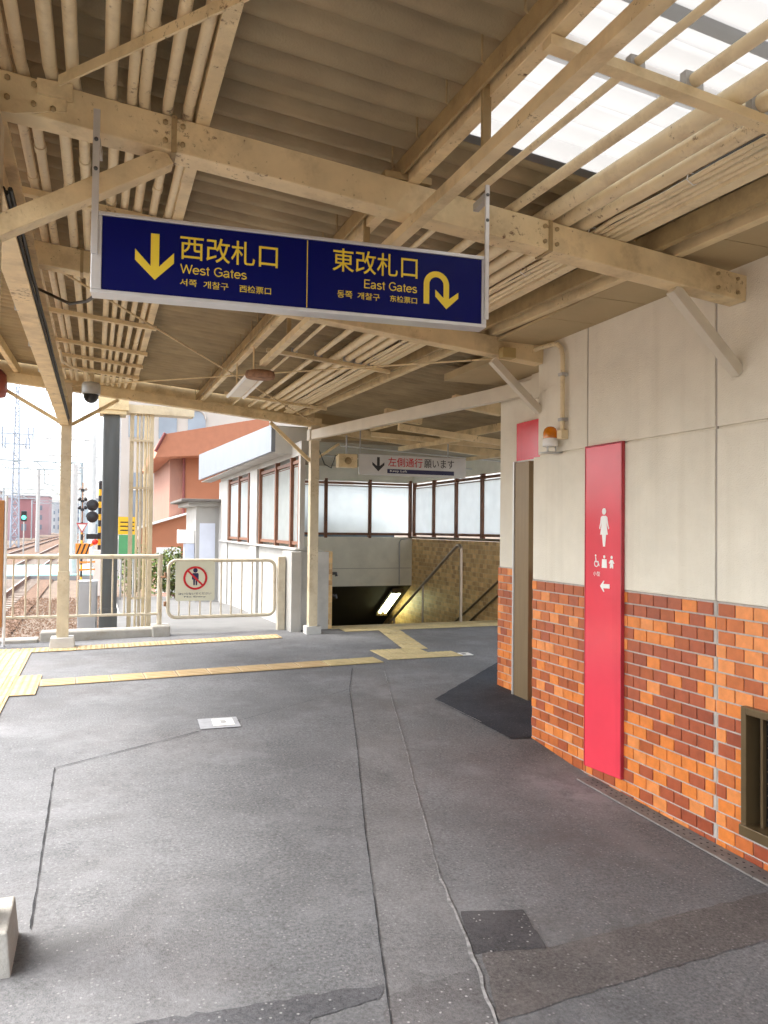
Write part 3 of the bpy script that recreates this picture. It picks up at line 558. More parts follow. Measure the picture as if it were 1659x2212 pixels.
# knee braces
def brace(a, b, w_=.055, h=.06, mat=cream): return BAR('knee_brace', mat, cp, a, b, w_, h, .003)
brace((-.335, 2.83, 2.54), (.22, 2.83, 2.885), .07, .065); brace((2.50, 2.82, 2.69), (2.90, 2.82, 2.33), .05, .055, white_beam_m); brace((2.52, 4.585, 2.72), (2.90, 4.585, 2.39), .05, .05, white_beam_m)
brace((-.29, 9.75, 2.76), (.23, 9.75, 3.09), .04, .04); brace((-.40, 9.75, 2.77), (-1.02, 9.75, 3.13), .04, .04); brace((2.64, 9.75, 2.45), (2.10, 9.75, 2.93), .04, .045)
brace((2.76, 9.80, 2.5), (3.1, 9.95, 2.72), .03, .03)
MB().prism([(0, 0), (.28, -.025), (.28, -.10), (.12, -.14), (0, -.14)], (-.40, 2.768, 3.055), (1, 0, 0), (0, 0, 1), (0, -1, 0), .008).build('gusset', cream, cp)
# tie rods and cross bracing
def rod(a, b, r=.008): return T('tie_rod', cream, cp, [(a[0], a[1], BT(*a)+a_dz), (b[0], b[1], BT(*b)+a_dz)], r, 6)
a_dz = -.06; rod((-.34, 4.64), (2.66, 9.70), .007); rod((2.86, 4.64), (-.30, 9.70), .007)
a_dz = .015; BAR('tie_bar', cream, cp, (-.14, 2.70, BT(-.14, 2.7)-.02), (1.1, .85, BT(1.1, .85)-.02), .008, .035, label='flat diagonal tie bar')
B('tie_plate', cream, cp, -.21, -.10, 2.745, 2.769, BT(-.15, 2.7)-.05, BT(-.15, 2.7)+.0)
# pipe support angles under the pipe runs
def support(y, xa, xb): return BAR('pipe_support', cream, cp, (xa, y, BT(xa, y)-.018), (xb, y, BT(xb, y)-.018), .04, .03)
for y in (3.79, 6.08, 7.18, 7.88, 8.60): support(y, -.39, .41)
support(1.76, 1.13, 2.75); support(6.12, 1.28, 2.36); support(8.70, 1.34, 2.55)
B('junction_box', M('ochre_box', (.42, .31, .12), .5, .1), cp, 2.54, 2.64, 4.47, 4.535, 2.72, 2.79, .005)
# pale inclined box beam to the toilet wall
BAR('box_beam', white_beam_m, cp, (2.66, 9.68, 2.79), (3.52, 5.50, 2.785), .07, .125, .004)
B('beam_end_plate', white_beam_m, cp, 3.46, 3.55, 5.42, 5.60, 2.68, 2.89, .003)
for (a, b, w_, h) in (((3.2, 8.0, 2.72), (6.0, 8.0, 2.48), .06, .07), ((3.3, 9.2, 2.78), (6.0, 8.4, 2.56), .05, .06), ((4.1, 8.2, 2.66), (4.1, 10.2, 2.72), .05, .06), ((3.35, 6.9, 2.86), (3.9, 6.9, 2.80), .09, .12), ((3.05, 8.05, 2.87), (3.5, 8.05, 2.83), .09, .12), ((5.2, 7.6, 2.55), (5.2, 10.2, 2.62), .05, .05)):
    BAR('hall_beam', cream, cp, a, b, w_, h, .003)
# ------------------------------------------------------------------ pipes (each pipe a thing)
PIPES_L = [(-.37, -.36, .014), (-.31, -.29, .020), (-.26, -.24, .020), (-.17, -.14, .023), (-.10, -.07, .021), (.02, .04, .021), (.09, .10, .018), (.13, .16, .020), (.21, .23, .019), (.28, .30, .020)]
ordn = ['first', 'second', 'third', 'fourth', 'fifth', 'sixth', 'seventh', 'eighth', 'ninth', 'tenth']
for i, (xa, xb, r) in enumerate(PIPES_L):
    L_ = '%s cream pipe from the track side in the left overhead pipe run' % ordn[i]
    pts = []
    for y, x in ((-1.15, xa), (2.72, xa), (3.1, xb), (6.2, xb), (9.68, xb)): pts.append((x, y, BT(x, y)+r+.004))
    t = thing('overhead_pipe', pts[0], L_, 'pipe', 'left overhead pipe run')
    T('pipe', pipe_m, t, pts, r, 12)
    for y in (1.7+.17*i % .6, 3.3+(i*.37) % .7, 6.6+(i*.53) % .9):
        x = xa if y < 2.9 else xb; T('coupling', pipe_m, t, [(x, y, BT(x, y)+r+.004), (x, y+.055, BT(x, y+.055)+r+.004)], r+.0035, 12)
PIPES_R = [(1.425, .013, 'thin cream conduit nearest the lighting rail under the skylight'), (1.63, .021, 'slim cream pipe crossing the skylight beside the thick pipes'), (1.800, .033, 'thickest cream pipe at the edge of the skylight'),
           (1.892, .029, 'middle one of the three thick cream pipes'), (1.978, .027, 'thick cream pipe next to the cable bundle'), (2.095, .013, 'thin cream conduit between cable bundle and flat channel'), (2.125, .012, 'thin cream conduit lying against the flat channel')]
def dr(x, y): return x+(.026*(y-2.8) if y > 2.8 else 0)
for x, r, lab in PIPES_R:
    pts = [(dr(x, y), y, BT(dr(x, y), y)+r+.004) for y in (-1.15, 2.8, 6.12, 9.68)]
    t = thing('overhead_pipe', pts[0], lab, 'pipe', 'right overhead pipe run'); T('pipe', pipe_m, t, pts, r, 14)
    if r < .03:
        for y in (1.76, 6.12): B('saddle', galv_m, t, dr(x, y)-r-.012, dr(x, y)+r+.012, y-.012, y+.012, BT(dr(x, y), y)+.0, BT(dr(x, y), y)+2*r+.008)
ch = thing('cable_channel', (2.17, 2.8, 2.85), 'flat cream cable channel along the right overhead pipe run', 'cable channel')
m = MB()
for ya, yb in ((-1.15, 2.8), (2.8, 9.68)): m.bar((dr(2.175, ya), ya, BT(dr(2.175, ya), ya)+.022), (dr(2.175, yb), yb, BT(dr(2.175, yb), yb)+.022), .06, .036)
m.build('channel', pipe_m, ch)
cbn = thing('cable_bundle', (2.05, 2.8, 2.86), 'loose dark and cream cable bundle beside the thick pipes', 'cables')
for k, (dx, r, mt) in enumerate(((-.012, .010, pipe_m), (.012, .011, pipe_m), (.0, .009, rubber_m), (.022, .007, rubber_m))):
    pts = []
    for j in range(37):
        y = -1.15+j*.292; pts.append((dr(2.045+dx, y)+random.uniform(-.006, .006), y, BT(dr(2.045, y), y)+.014+.012*(k > 1)+random.uniform(-.003, .008)))
    T('cable', mt, cbn, pts, r, 6)
tm = MB()
for k in range(16):
    y = -.2+.6*k; x = dr(2.045, y); tm.tube([(x-.03, y, BT(x, y)+.012), (x-.02, y+.004, BT(x, y)+.04), (x+.02, y+.006, BT(x, y)+.045), (x+.034, y+.002, BT(x, y)+.014), (x, y, BT(x, y)-.004), (x-.03, y, BT(x, y)+.012)], .0022, 5, False)
tm.build('cable_tie', white_m, cbn)
# cables along the edge beam, drooping cable
ec = thing('edge_cables', (-.33, 5, 2.9), 'dark cable bundle lying along the canopy edge beam', 'cables')
for k in range(4): T('cable', rubber_m, ec, [(-.345+.012*k, 3.0+j*.25, eb(3.0+j*.25)+.03+.02*(k % 2)+random.uniform(0, .015)) for j in range(27)], .009, 6)
dcb = thing('drooping_cable', (-.33, 4.7, 2.9), 'dark cable drooping from the canopy edge to the blue sign', 'cable')
T('cable', rubber_m, dcb, [(-.33, 4.72, 2.90), (-.24, 4.55, 2.82), (-.15, 4.30, 2.72), (-.06, 4.0, 2.66), (.0, 3.6, 2.60), (.03, 3.2, 2.56), (.04, 2.9, 2.50), (.04, 2.75, 2.45)], .008, 8)
# ------------------------------------------------------------------ lighting rail and lamps
lr = thing('lighting_rail', (1.03, 3, 2.7), 'long cream lighting rail hung under the canopy beams', 'lighting rail')
def RX(y): return 1.112+.02*(y-1.4)
m = MB()
for ya, yb in ((-1.15, 2.0), (2.0, 5.9)): m.bar((RX(ya), ya, BT(1.0, ya)-.20), (RX(yb), yb, BT(1.0, yb)-.20), .046, .042)
m.build('rail', cream, lr)
for y in (.2, 2.1, 3.3, 4.95): B('hanger', cream_dk, lr, RX(y)-.014, RX(y)+.014, y-.008, y+.008, BT(1.0, y)-.18, BT(1.0, y)+.03)
for y in (5.9,): MB().lathe((1.195, 5.95, BT(1.1, 6)-.30), [(0, -.0), (.11, -.0), (.12, .02), (.11, .05), (0, .05)], n=20).build('end_cap', rust_m, lr)
fl = thing('ceiling_lamp', (1.18, 6.6, 2.78), 'unlit twin tube fluorescent lamp hanging at the end of the lighting rail', 'lamp')
MB().bar((1.175, 5.98, 2.79), (1.215, 7.22, 2.815), .11, .045).build('housing', white_beam_m, fl, .004)
for dx in (-.075, .075): T('tube', tube_off, fl, [(1.175+dx, 6.0, 2.765), (1.215+dx, 7.2, 2.79)], .014, 10)
for y in (6.2, 7.0): T('stem', cream, fl, [(1.19, y, 2.81), (1.19, y, BT(1.19, y))], .008, 6)
# dome security camera
sc_ = thing('security_camera', (-.07, 8.9, 2.9), 'grey dome security camera hanging beside the far left column', 'camera')
T('stem', pipe_m, sc_, [(-.075, 8.9, 3.25), (-.075, 8.9, 3.12)], .03, 12)
MB().lathe((-.075, 8.9, 3.00), [(.093, 0), (.097, .02), (.097, .10), (.085, .125), (.04, .135), (0, .135)], n=28).build('housing', galv_m, sc_)
MB().lathe((-.075, 8.9, 3.00), [(.080, 0), (.076, -.04), (.060, -.072), (.034, -.092), (0, -.10)], n=28).build('smoked_dome', black_m, sc_)
MB().lathe((-.075, 8.9, 3.00), [(.093, -.001), (.08, -.004), (.080, .004)], n=28).build('trim_ring', alu_m, sc_)
scv = thing('camera_conduit', (-.2, 8.6, 3.1), 'bent cream conduit leading to the dome security camera', 'conduit')
T('conduit', pipe_m, scv, [(-.335, 7.4, 3.15), (-.33, 7.8, 3.12), (-.26, 8.1, 3.13), (-.18, 8.5, 3.18), (-.13, 8.75, 3.22), (-.09, 8.88, 3.2)], .012, 8)
# ================================================================== BLUE DIRECTION SIGN
SA, SB = Vector((-.02, 2.74, 0)), Vector((1.41, 2.62, 0)); su = (SB-SA).normalized(); sn = su.cross(Vector((0, 0, 1)))     # sn faces the viewer
ds = thing('direction_sign', (.7, 2.68, 2.34), 'blue hanging sign with yellow arrows to West Gates and East Gates', 'sign')
zv = Vector((0, 0, 1))
def SP(s, z, d=0): return SA+su*s+zv*z+sn*d
def sbox(name, mat, s0, s1, z0, z1, d0, d1, bev=0, par=None):
    m = MB(); V = [SP(s, z, d) for z in (z0, z1) for s, d in ((s0, d0), (s1, d0), (s1, d1), (s0, d1))]
    return m.add(V, CUBE).build(name, mat, par or ds, bev)
ZB, ZT = 2.342, 2.622
sbox('panel', blue_m, .014, 1.424, ZB+.014, ZT-.014, -.06, 0)
sbox('frame_rail', alu_m, -.012, 1.436, ZT-.013, ZT, -.068, .006, .002); sbox('frame_rail', alu_m, -.012, 1.436, ZB, ZB+.013, -.068, .006, .002)
sbox('frame_side', alu_m, -.012, .022, ZB+.0135, ZT-.0135, -.068, .006, .002); sbox('frame_side', alu_m, 1.416, 1.436, ZB+.0135, ZT-.0135, -.068, .006, .002)
hl = sbox('hanger', alu_m, -.012, .010, ZT-.15, 2.965, .008, .016, .001); hr = sbox('hanger', alu_m, 1.424, 1.440, ZT-.25, 2.90, .008, .018, .001)
for h_, s in ((hl, -.001), (hr, 1.432)):
    for z in (2.86, 2.76):
        MB().lathe(SP(s, z, .015), [(0, .005), (.007, .005), (.007, 0)], sn, 8).build('bolt', steel_dk, h_)
    sbox('bracket', galv_m, s-.012, s+.012, 2.84, 2.87, -.10, .008, 0, h_)
sbox('divider', yellow_m, .7265, .7295, ZB+.016, ZT-.016, .0, .0012)
O = SP(0, 0, .0005)
def SG(poly, name='arrow', mat=yellow_m): return plate(poly, mat, ds, O, su, zv, name)
SG([(.181, 2.566), (.209, 2.566), (.209, 2.452), (.2585, 2.505), (.2585, 2.469), (.1955, 2.405), (.1295, 2.469), (.1295, 2.507), (.181, 2.452)])
text('西改札口', yellow_m, ds, O, su, zv, .279, .620, 2.487, 2.574, .006)
text('서쪽', yellow_m, ds, O, su, zv, .280, .337, 2.394, 2.419, .006); text('개찰구', yellow_m, ds, O, su, zv, .360, .446, 2.392, 2.418, .006); text('西检票口', yellow_m, ds, O, su, zv, .485, .597, 2.391, 2.417, .006)
text('東改札口', yellow_m, ds, O, su, zv, .822, 1.152, 2.503, 2.590, .006)
text('동쪽', yellow_m, ds, O, su, zv, .841, .898, 2.406, 2.433, .006); text('개찰구', yellow_m, ds, O, su, zv, .918, 1.004, 2.407, 2.433, .006); text('东检票口', yellow_m, ds, O, su, zv, 1.044, 1.151, 2.409, 2.434, .006)
ARC = lambda cx, cy, rx, ry, a, b, n=12: [(cx+rx*math.cos(math.radians(a+(b-a)*k/n)), cy+ry*math.sin(math.radians(a+(b-a)*k/n))) for k in range(n+1)]
GLY = {'W': (.94, [[(.04, .72), (.25, .04), (.47, .68), (.69, .04), (.90, .72)]]), 'E': (.62, [[(.56, .68), (.1, .68), (.1, .04), (.57, .04)], [(.1, .37), (.52, .37)]]),
       'G': (.74, [ARC(.37, .36, .31, .32, 42, 318)+[(.64, .12), (.64, .34), (.40, .34)]]), 'e': (.54, [[(.06, .27)]+ARC(.27, .26, .22, .22, 3, 318)]),
       's': (.49, [ARC(.24, .365, .165, .115, 25, 190, 8)+[(.16, .29), (.31, .24)]+ARC(.24, .15, .185, .115, 40, -160, 9)]), 't': (.30, [[(.14, .65), (.14, .12)]+ARC(.215, .12, .075, .08, 180, 275, 5), [(.02, .49), (.27, .49)]]),
       'a': (.54, [ARC(.24, .36, .175, .125, 165, 10, 9)+[(.42, .10)]+ARC(.475, .10, .055, .07, 180, 260, 4), [(.41, .27), (.22, .245)]+ARC(.19, .135, .145, .105, 95, 300, 10)+[(.40, .13)]]), ' ': (.30, [])}
def latin(body, x0, x1, y0, y1, sw=.085):
    wtot = sum(GLY[c][0] for c in body); kx, ky = (x1-x0)/wtot, (y1-y0)/.72; m = MB(); px = 0; org = O+sn*.0012
    for c in body:
        for line in GLY[c][1]:
            for i in range(len(line)-1):
                (a, b), (c2, d) = line[i], line[i+1]; l = math.hypot(c2-a, d-b)
                if l < 1e-5: continue
                tx, ty = (c2-a)/l, (d-b)/l; e0 = sw*.5 if 0 < i else 0; e1 = sw*.28 if i < len(line)-2 else 0; e0 *= .56
                nx_, ny_ = -ty*sw/2, tx*sw/2; lift = .00004*(i % 2)
                q = [(a-tx*e0+nx_, b-ty*e0+ny_), (a-tx*e0-nx_, b-ty*e0-ny_), (c2+tx*e1-nx_, d+ty*e1-ny_), (c2+tx*e1+nx_, d+ty*e1+ny_)]
                m.add([org+su*(x0+(px+u_)*kx)+zv*(y0+v_*ky)+sn*lift for u_, v_ in q], [(0, 1, 2, 3)])
        px += GLY[c][0]
    m.build('lettering', yellow_m, ds)
latin('West Gates', .280, .511, 2.4375, 2.4705); latin('East Gates', .941, 1.152, 2.4505, 2.4835)
arc_o = [(1.2293+.0515*math.cos(a), 2.4915+.0515*math.sin(a)) for a in [PI-PI*k/16 for k in range(17)]]
arc_i = [(1.2293+.0290*math.cos(a), 2.4915+.0290*math.sin(a)) for a in [PI*k/16 for k in range(17)]]
SG([(1.1778, 2.415)]+arc_o+[(1.2808, 2.440), (1.319, 2.469), (1.319, 2.446), (1.2705, 2.401), (1.225, 2.446), (1.225, 2.472), (1.2583, 2.442)]+arc_i+[(1.2003, 2.415)], 'u_turn_arrow')
# ================================================================== FENCE AND GATE at the platform end
fe = thing('platform_fence', (-.1, 10.4, .12), 'cream tube railing with thin balusters on a concrete kerb at platform end', 'fence')
T('top_rail', fence_m, fe, [(-1.35, 10.4, 1.165), (.80, 10.4, 1.165)], .029, 12); T('bottom_rail', fence_m, fe, [(-1.35, 10.4, .415), (.80, 10.4, .415)], .018, 10)
for x in (-1.22, -1.08, -.94, -.80, -.66, -.52, -.335, -.2, -.05, .08, .215, .36, .49, .63): T('baluster', fence_m, fe, [(x, 10.4, .415), (x, 10.4, 1.165)], .011, 8)
for x in (-1.35, .80): T('post', fence_m, fe, [(x, 10.4, .2), (x, 10.4, 1.19)], .032, 12)
m = MB(); m.box(-.62, .92, 10.25, 10.52, .02, .24); m.build('kerb', conc_m, fe, .018); B('kerb', conc_m, fe, -1.45, -.64, 10.22, 10.5, .02, .16, .015); B('kerb_block', conc_m, fe, .70, .93, 10.20, 10.53, .05, .275, .02)
ga = thing('gate', (.87, 10.3, .15), 'cream tube gate with rounded corners between railing and white post', 'gate')
def rrect(x0, x1, z0, z1, r, y, n=6):
    P = []
    for cx, cz, a in ((x1-r, z1-r, 0), (x0+r, z1-r, PI/2), (x0+r, z0+r, PI), (x1-r, z0+r, 1.5*PI)):
        P += [(cx+r*math.cos(a+PI/2*k/n), y, cz+r*math.sin(a+PI/2*k/n)) for k in range(n+1)]
    return P+[P[0]]
T('frame', fence_m, ga, rrect(.90, 2.31, .37, 1.115, .10, 10.3), .024, 10)
for x in (1.04, 1.175, 1.31, 1.45, 1.585, 1.72, 1.86, 2.0, 2.135): T('bar', fence_m, ga, [(x, 10.3, .37), (x, 10.3, 1.115)], .0105, 8)
for z in (.55, .93): T('hinge', rust_m, ga, [(.86, 10.3, z-.03), (.86, 10.3, z+.03)], .017, 8)
T('latch', rust_m, ga, [(.80, 10.3, .90), (.91, 10.3, .905)], .014, 8)
gp = thing('gate_post', (2.40, 10.28, .16), 'square cream gate post at the right end of the gate', 'post'); B('post', fence_m, gp, 2.345, 2.445, 10.23, 10.33, .10, 1.165, .006)
ne = thing('no_entry_sign', (1.24, 10.26, .58), 'no entry plate with red prohibition circle over a standing figure', 'sign')
pr = [(x, z) for x, y, z in rrect(.985, 1.495, .585, 1.105, .03, 0)][:-1]
MB().prism(pr, (0, 10.268, 0), (1, 0, 0), (0, 0, 1), (0, -1, 0), .004).build('plate', pink_sign, ne)
O = (0, 10.2635, 0); EX, EY = (1, 0, 0), (0, 0, 1)
plate([(1.24+.030*math.cos(a), .985+.030*math.sin(a)) for a in [2*PI*k/16 for k in range(16)]], navy_fig, ne, O, EX, EY, 'head')
plate([(1.205, .950), (1.275, .950), (1.283, .935), (1.283, .865), (1.268, .865), (1.268, .915), (1.265, .79), (1.246, .79), (1.243, .86), (1.237, .86), (1.234, .79), (1.215, .79), (1.212, .915), (1.212, .865), (1.197, .865), (1.197, .935)], navy_fig, ne, O, EX, EY, 'figure')
n_ = 40; rg = MB(); V = [Vector((1.24+r*math.cos(2*PI*k/n_), 10.2605-d, .885+r*math.sin(2*PI*k/n_))) for d in (0, .001) for r in (.128, .155) for k in range(n_)]
rg.add(V, [(2*n_+k, 2*n_+(k+1) % n_, 3*n_+(k+1) % n_, 3*n_+k) for k in range(n_)]+[(n_+k, n_+(k+1) % n_, 3*n_+(k+1) % n_, 3*n_+k) for k in range(n_)]).build('prohibition_ring', proh_red, ne)
plate([(1.24-.1, .885+.083), (1.24-.083, .885+.1), (1.24+.1, .885-.083), (1.24+.083, .885-.1)], proh_red, ne, (0, 10.2618, 0), EX, EY, 'prohibition_bar')
text('はいらないでください', navy_fig, ne, O, EX, EY, 1.03, 1.45, .665, .695, .012); text('No Entry', navy_fig, ne, O, EX, EY, 1.10, 1.38, .625, .650, .008)
# ================================================================== UNDERPASS STAIR HALL
sh = thing('stair_hall', (3, 12, 0), 'white underpass stair enclosure with frosted windows and tan tiled side wall', 'building')
XL, XR, YB = 2.6, 6.0, 14.2
# left wall with windows
B('wall', wall_wh, sh, XL, XL+.16, 10.12, 17.2, -.85, 1.27); B('wall', wall_wh, sh, XL, XL+.16, 10.05, 17.2, 2.56, 2.75)
B('pilaster', wall_wh, sh, XL-.05, XL+.18, 12.84, 13.46, -.3, 2.56, .004); B('pilaster', wall_wh, sh, XL-.03, XL+.18, 16.05, 17.2, -.3, 2.56, .004); B('corner_post', wall_wh, sh, XL-.02, XL+.05, 10.02, 10.10, 1.27, 2.58, .003)
B('window_sill', wall_wh, sh, XL-.07, XL+.20, 10.05, 17.0, 1.255, 1.285, .004)
def window(p0, ex, z0, z1, xs, nrm, lw=.05, over=.06):
    """row of frosted panes: xs are mullion places along ex from p0"""
    p0, ex, nrm = Vector(p0), Vector(ex), Vector(nrm)
    wi = MB().bar(p0+ex*xs[0]+zv*(z0+.02), p0+ex*xs[-1]+zv*(z0+.02), .05, .045).bar(p0+ex*xs[0]+zv*(z1-.02), p0+ex*xs[-1]+zv*(z1-.02), .05, .045).build('window', mullion_m, sh)
    for s in xs: MB().bar(p0+ex*s+nrm*.012+zv*(z0-over), p0+ex*s+nrm*.012+zv*(z1+over), lw, .07, up=nrm).build('mullion', mullion_m, wi)
    for a, b in zip(xs[:-1], xs[1:]):
        q = p0-nrm*.004; MB().bar(q+ex*((a+b)/2)+zv*(z0+.04), q+ex*((a+b)/2)+zv*(z1-.055), b-a-lw, .008, up=nrm).build('pane', glass_fr, wi)
        MB().bar(q+ex*a+zv*(z1-.075), q+ex*b+zv*(z1-.075), .02, .012).build('stop_rail', mullion_m, wi)
window((XL+.03, 0, 0), (0, 1, 0), 1.33, 2.50, [10.12, 10.60, 11.58, 12.80], (-1, 0, 0), .07)
window((XL+.03, 0, 0), (0, 1, 0), 1.33, 2.50, [13.50, 13.80, 14.82, 15.98], (-1, 0, 0), .07)
# back wall above the flight
B('back_wall', hall_m, sh, XL+.16, XR, YB, YB+.15, .43, 1.40); B('back_wall', hall_m, sh, XL+.16, XR, YB, YB+.15, 2.50, 2.95); B('wall_seam', joint_m, sh, XL+.17, XR-.02, YB-.003, YB, .775, .785)
window((0, YB+.04, 0), (1, 0, 0), 1.44, 2.48, [2.80, 3.35, 4.18, 5.09, 5.96], (0, -1, 0), .06)
# right wall: tan tiles below, frosted panes above
B('tiled_wall', tan_tile, sh, XR, XR+.15, 9.9, 17.5, -3.6, 1.37); B('right_wall', hall_m, sh, XR, XR+.15, 9.9, YB+.1, 2.50, 3.0)
window((XR+.05, 0, 0), (0, 1, 0), 1.45, 2.46, [9.42, 10.30, 11.27, 12.25, 13.22, 14.17], (-1, 0, 0), .06)
T('rail_pipe', bronze_m, sh, [(XR-.04, 9.9, 1.40), (XR-.04, 14.15, 1.40)], .022, 8)
T('wall_conduit', galv_m, sh, [(5.72, 14.18, .45), (5.72, 14.18, 1.30), (5.75, 14.17, 1.36), (5.9, 14.17, 1.38)], .014, 8)
# left cheek of the stairs
B('cheek_wall', conc_pale, sh, XL+.02, 3.02, 10.085, 10.34, .05, 1.235, .006); B('brick_end', tan_tile, sh, 3.02, 3.075, 10.10, 10.345, .10, 1.24)
B('cheek_wall', conc_pale, sh, XL+.165, 3.05, 10.35, 14.19, -3.6, 1.235); B('cheek_plinth', wall_wh, sh, 2.46, 2.60, 9.95, 10.5, .06, 1.24, .006)
for z in (.62, .93): MB().tube([(3.10, 10.2, z), (3.16, 10.2, z), (3.165, 10.2, z-.04)], .022, 8).build('rail_bracket', black_m, sh)
# sloping soffit, pit
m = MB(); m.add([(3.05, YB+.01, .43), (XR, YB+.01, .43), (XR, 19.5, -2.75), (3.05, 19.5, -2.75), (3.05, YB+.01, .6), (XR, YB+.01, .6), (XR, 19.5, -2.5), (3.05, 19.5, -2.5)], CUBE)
stair_dark = M('near_black_soffit', (.03, .025, .016), .7, .15, 3); m.build('sloping_soffit', stair_dark, sh)  # near-black base colour, shared by soffit and pit walls
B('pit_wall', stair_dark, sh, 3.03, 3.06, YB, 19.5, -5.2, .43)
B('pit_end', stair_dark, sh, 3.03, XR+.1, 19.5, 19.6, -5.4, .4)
for k in range(26):
    B('step', conc_m, sh, 3.06, XR, 10.33+.29*k, 10.33+.29*(k+1)+.02, -5.4, .168-.155*(k+1))
B('landing', conc_m, sh, 3.06, XR, 17.87, 19.5, -5.4, -4.1)
B('stair_nosing', tact_pale, sh, 3.06, XR, 10.06, 10.34, .05, .178)
m = MB(); m.add([(2.8, 14.55, .5), (5.75, 14.55, .5), (5.75, 17.5, -.6), (2.8, 17.5, -.6), (2.8, 14.55, 1.98), (5.75, 14.55, 1.74), (5.75, 17.5, .7), (2.8, 17.5, .9)], CUBE).build('pane_shade_block', M('blue_grey_block', (.14, .18, .22), .6, .1), sh)  # unseen block added behind the back window to darken its lower panes
# handrails
hr_ = thing('stair_handrail', (5.15, 10.4, .17), 'bronze tube handrail descending in the middle of the stairs', 'handrail')
sl = .155/.29
hrail_m = M('handrail_metal', (.46, .38, .30), .32, .06, 8, metal=.7)
T('rail', hrail_m, hr_, [(5.15, 10.28, 1.28), (5.15, 10.34, 1.325), (5.15, 10.42, 1.315), (5.15, 10.55, 1.25), (5.15, 15.5, 1.25-sl*4.95)], .024, 10); T('post', hrail_m, hr_, [(5.15, 10.28, .15), (5.15, 10.28, 1.28)], .024, 10)
for y in (11.7, 13.0, 14.3): T('post', hrail_m, hr_, [(5.15, y, .0-sl*(y-10.3)), (5.15, y, 1.25-sl*(y-10.55))], .018, 8)
wr = thing('wall_handrail', (5.9, 10.4, .9), 'dark handrail descending along the tan tiled wall', 'handrail')
for dz in (0, .22): T('rail', bronze_m, wr, [(5.92, 9.9, .62+dz), (5.92, 10.4, .60+dz), (5.92, 15, .60+dz-sl*4.6)], .02, 8)
# lit lamp on the soffit
sl_ = thing('stair_lamp', (5.75, 14.6, .1), 'lit fluorescent lamp with bare tubes on the sloping stair ceiling', 'lamp')
def LP(x, y, d=0): return Vector((x, y, .43-.6*(y-14.2)-d))
MB().bar(LP(5.72, 14.28, .05), LP(5.72, 15.15, .05), .22, .05, up=(0, .6, 1)).build('housing', white_beam_m, sl_, .004)
for dx in (-.06, .06): MB().tube([LP(5.72+dx, 14.32, .10), LP(5.72+dx, 15.1, .10)], .022, 10).build('tube', lamp_glow, sl_)
for y in (14.26, 15.17): MB().bar(LP(5.60, y, .08), LP(5.84, y, .08), .05, .09).build('end_cap', bronze_m, sl_)
# roof, fascia
m = MB(); m.add([(2.3, 10.6, 2.64), (2.36, 10.6, 2.64), (2.36, 18.7, 2.70), (2.3, 18.7, 2.70), (2.3, 10.6, 3.02), (2.36, 10.6, 3.02), (2.36, 18.7, 3.31), (2.3, 18.7, 3.31)], CUBE)
fas_m = M('pale_blue_fascia', (.19, .215, .25), .4, .06, 3, metal=.1); m.build('fascia', fas_m, sh)
B('end_fascia', M('grey_fascia', (.50, .50, .47), .5, .06), sh, 2.362, 2.95, 10.6, 10.64, 2.62, 3.0); B('eave_soffit', conc_pale, sh, 2.36, 2.60, 10.64, 18.7, 2.645, 2.66)
B('end_closure', soffit_m, sh, 2.78, 6.3, 10.30, 10.36, 2.822, 3.5); B('ceiling', M('hall_ceiling', (.30, .25, .17), .7, .1), sh, 2.9, 6.2, 10.3, 14.25, 2.78, 2.82); B('roof', conc_m, sh, 2.36, 6.3, 10.66, 14.4, 2.96, 3.02); B('roof', conc_m, sh, 2.36, 3.3, 14.41, 18.7, 2.96, 3.02)
# pipes and cables inside
for z, y in ((2.70, 10.5), (2.66, 11.6)): T('hall_conduit', alu_m, sh, [(3.3, y, z+.06), (6.0, y, z-.06)], .012, 6)
# keep-left sign and loudspeaker box
kl = thing('keep_left_sign', (4.2, 10, 2.3), 'white hanging sign with black arrow and red and black Japanese lettering', 'sign')
B('board', M('sign_white', (.62, .62, .60), .4, .05), kl, 3.40, 5.05, 9.96, 10.0, 2.31, 2.60, .004)
for x in (3.40, 4.75): T('hanger', galv_m, kl, [(x+.02, 9.98, 2.60), (x+.02, 9.98, 2.95)], .010, 6)
O = (0, 9.9592, 0)
plate([(3.665, 2.565), (3.705, 2.565), (3.705, 2.44), (3.775, 2.495), (3.775, 2.455), (3.685, 2.365), (3.595, 2.455), (3.595, 2.495), (3.665, 2.44)], black_m, kl, O, (1, 0, 0), (0, 0, 1), 'arrow')
text('左側通行', proh_red, kl, O, (1, 0, 0), (0, 0, 1), 3.83, 4.36, 2.44, 2.57, .008); text('願います', black_m, kl, O, (1, 0, 0), (0, 0, 1), 4.385, 4.86, 2.44, 2.565, .006)
plate([(3.82, 2.345), (4.86, 2.345), (4.86, 2.405), (3.82, 2.405)], navy_fig, kl, O, (1, 0, 0), (0, 0, 1), 'english_band'); text('Keep Left', white_m, kl, (0, 9.957, 0), (1, 0, 0), (0, 0, 1), 3.86, 4.12, 2.355, 2.395)
lb = thing('loudspeaker', (3.2, 10, 2.4), 'small cream loudspeaker box beside the white hanging sign', 'loudspeaker')
B('case', cream, lb, 3.09, 3.355, 9.9, 10.05, 2.40, 2.585, .006); MB().lathe((3.22, 9.899, 2.49), [(0, 0), (.05, 0), (.05, .006), (0, .006)], (0, -1, 0), 16).build('grille', cream_dk, lb)
T('stem', galv_m, lb, [(3.22, 9.98, 2.585), (3.22, 9.98, 2.85)], .012, 6); T('cable', rubber_m, lb, [(2.76, 9.76, 2.62), (2.86, 9.82, 2.42), (2.98, 9.9, 2.38), (3.05, 9.95, 2.55), (3.12, 9.98, 2.59)], .006, 6)
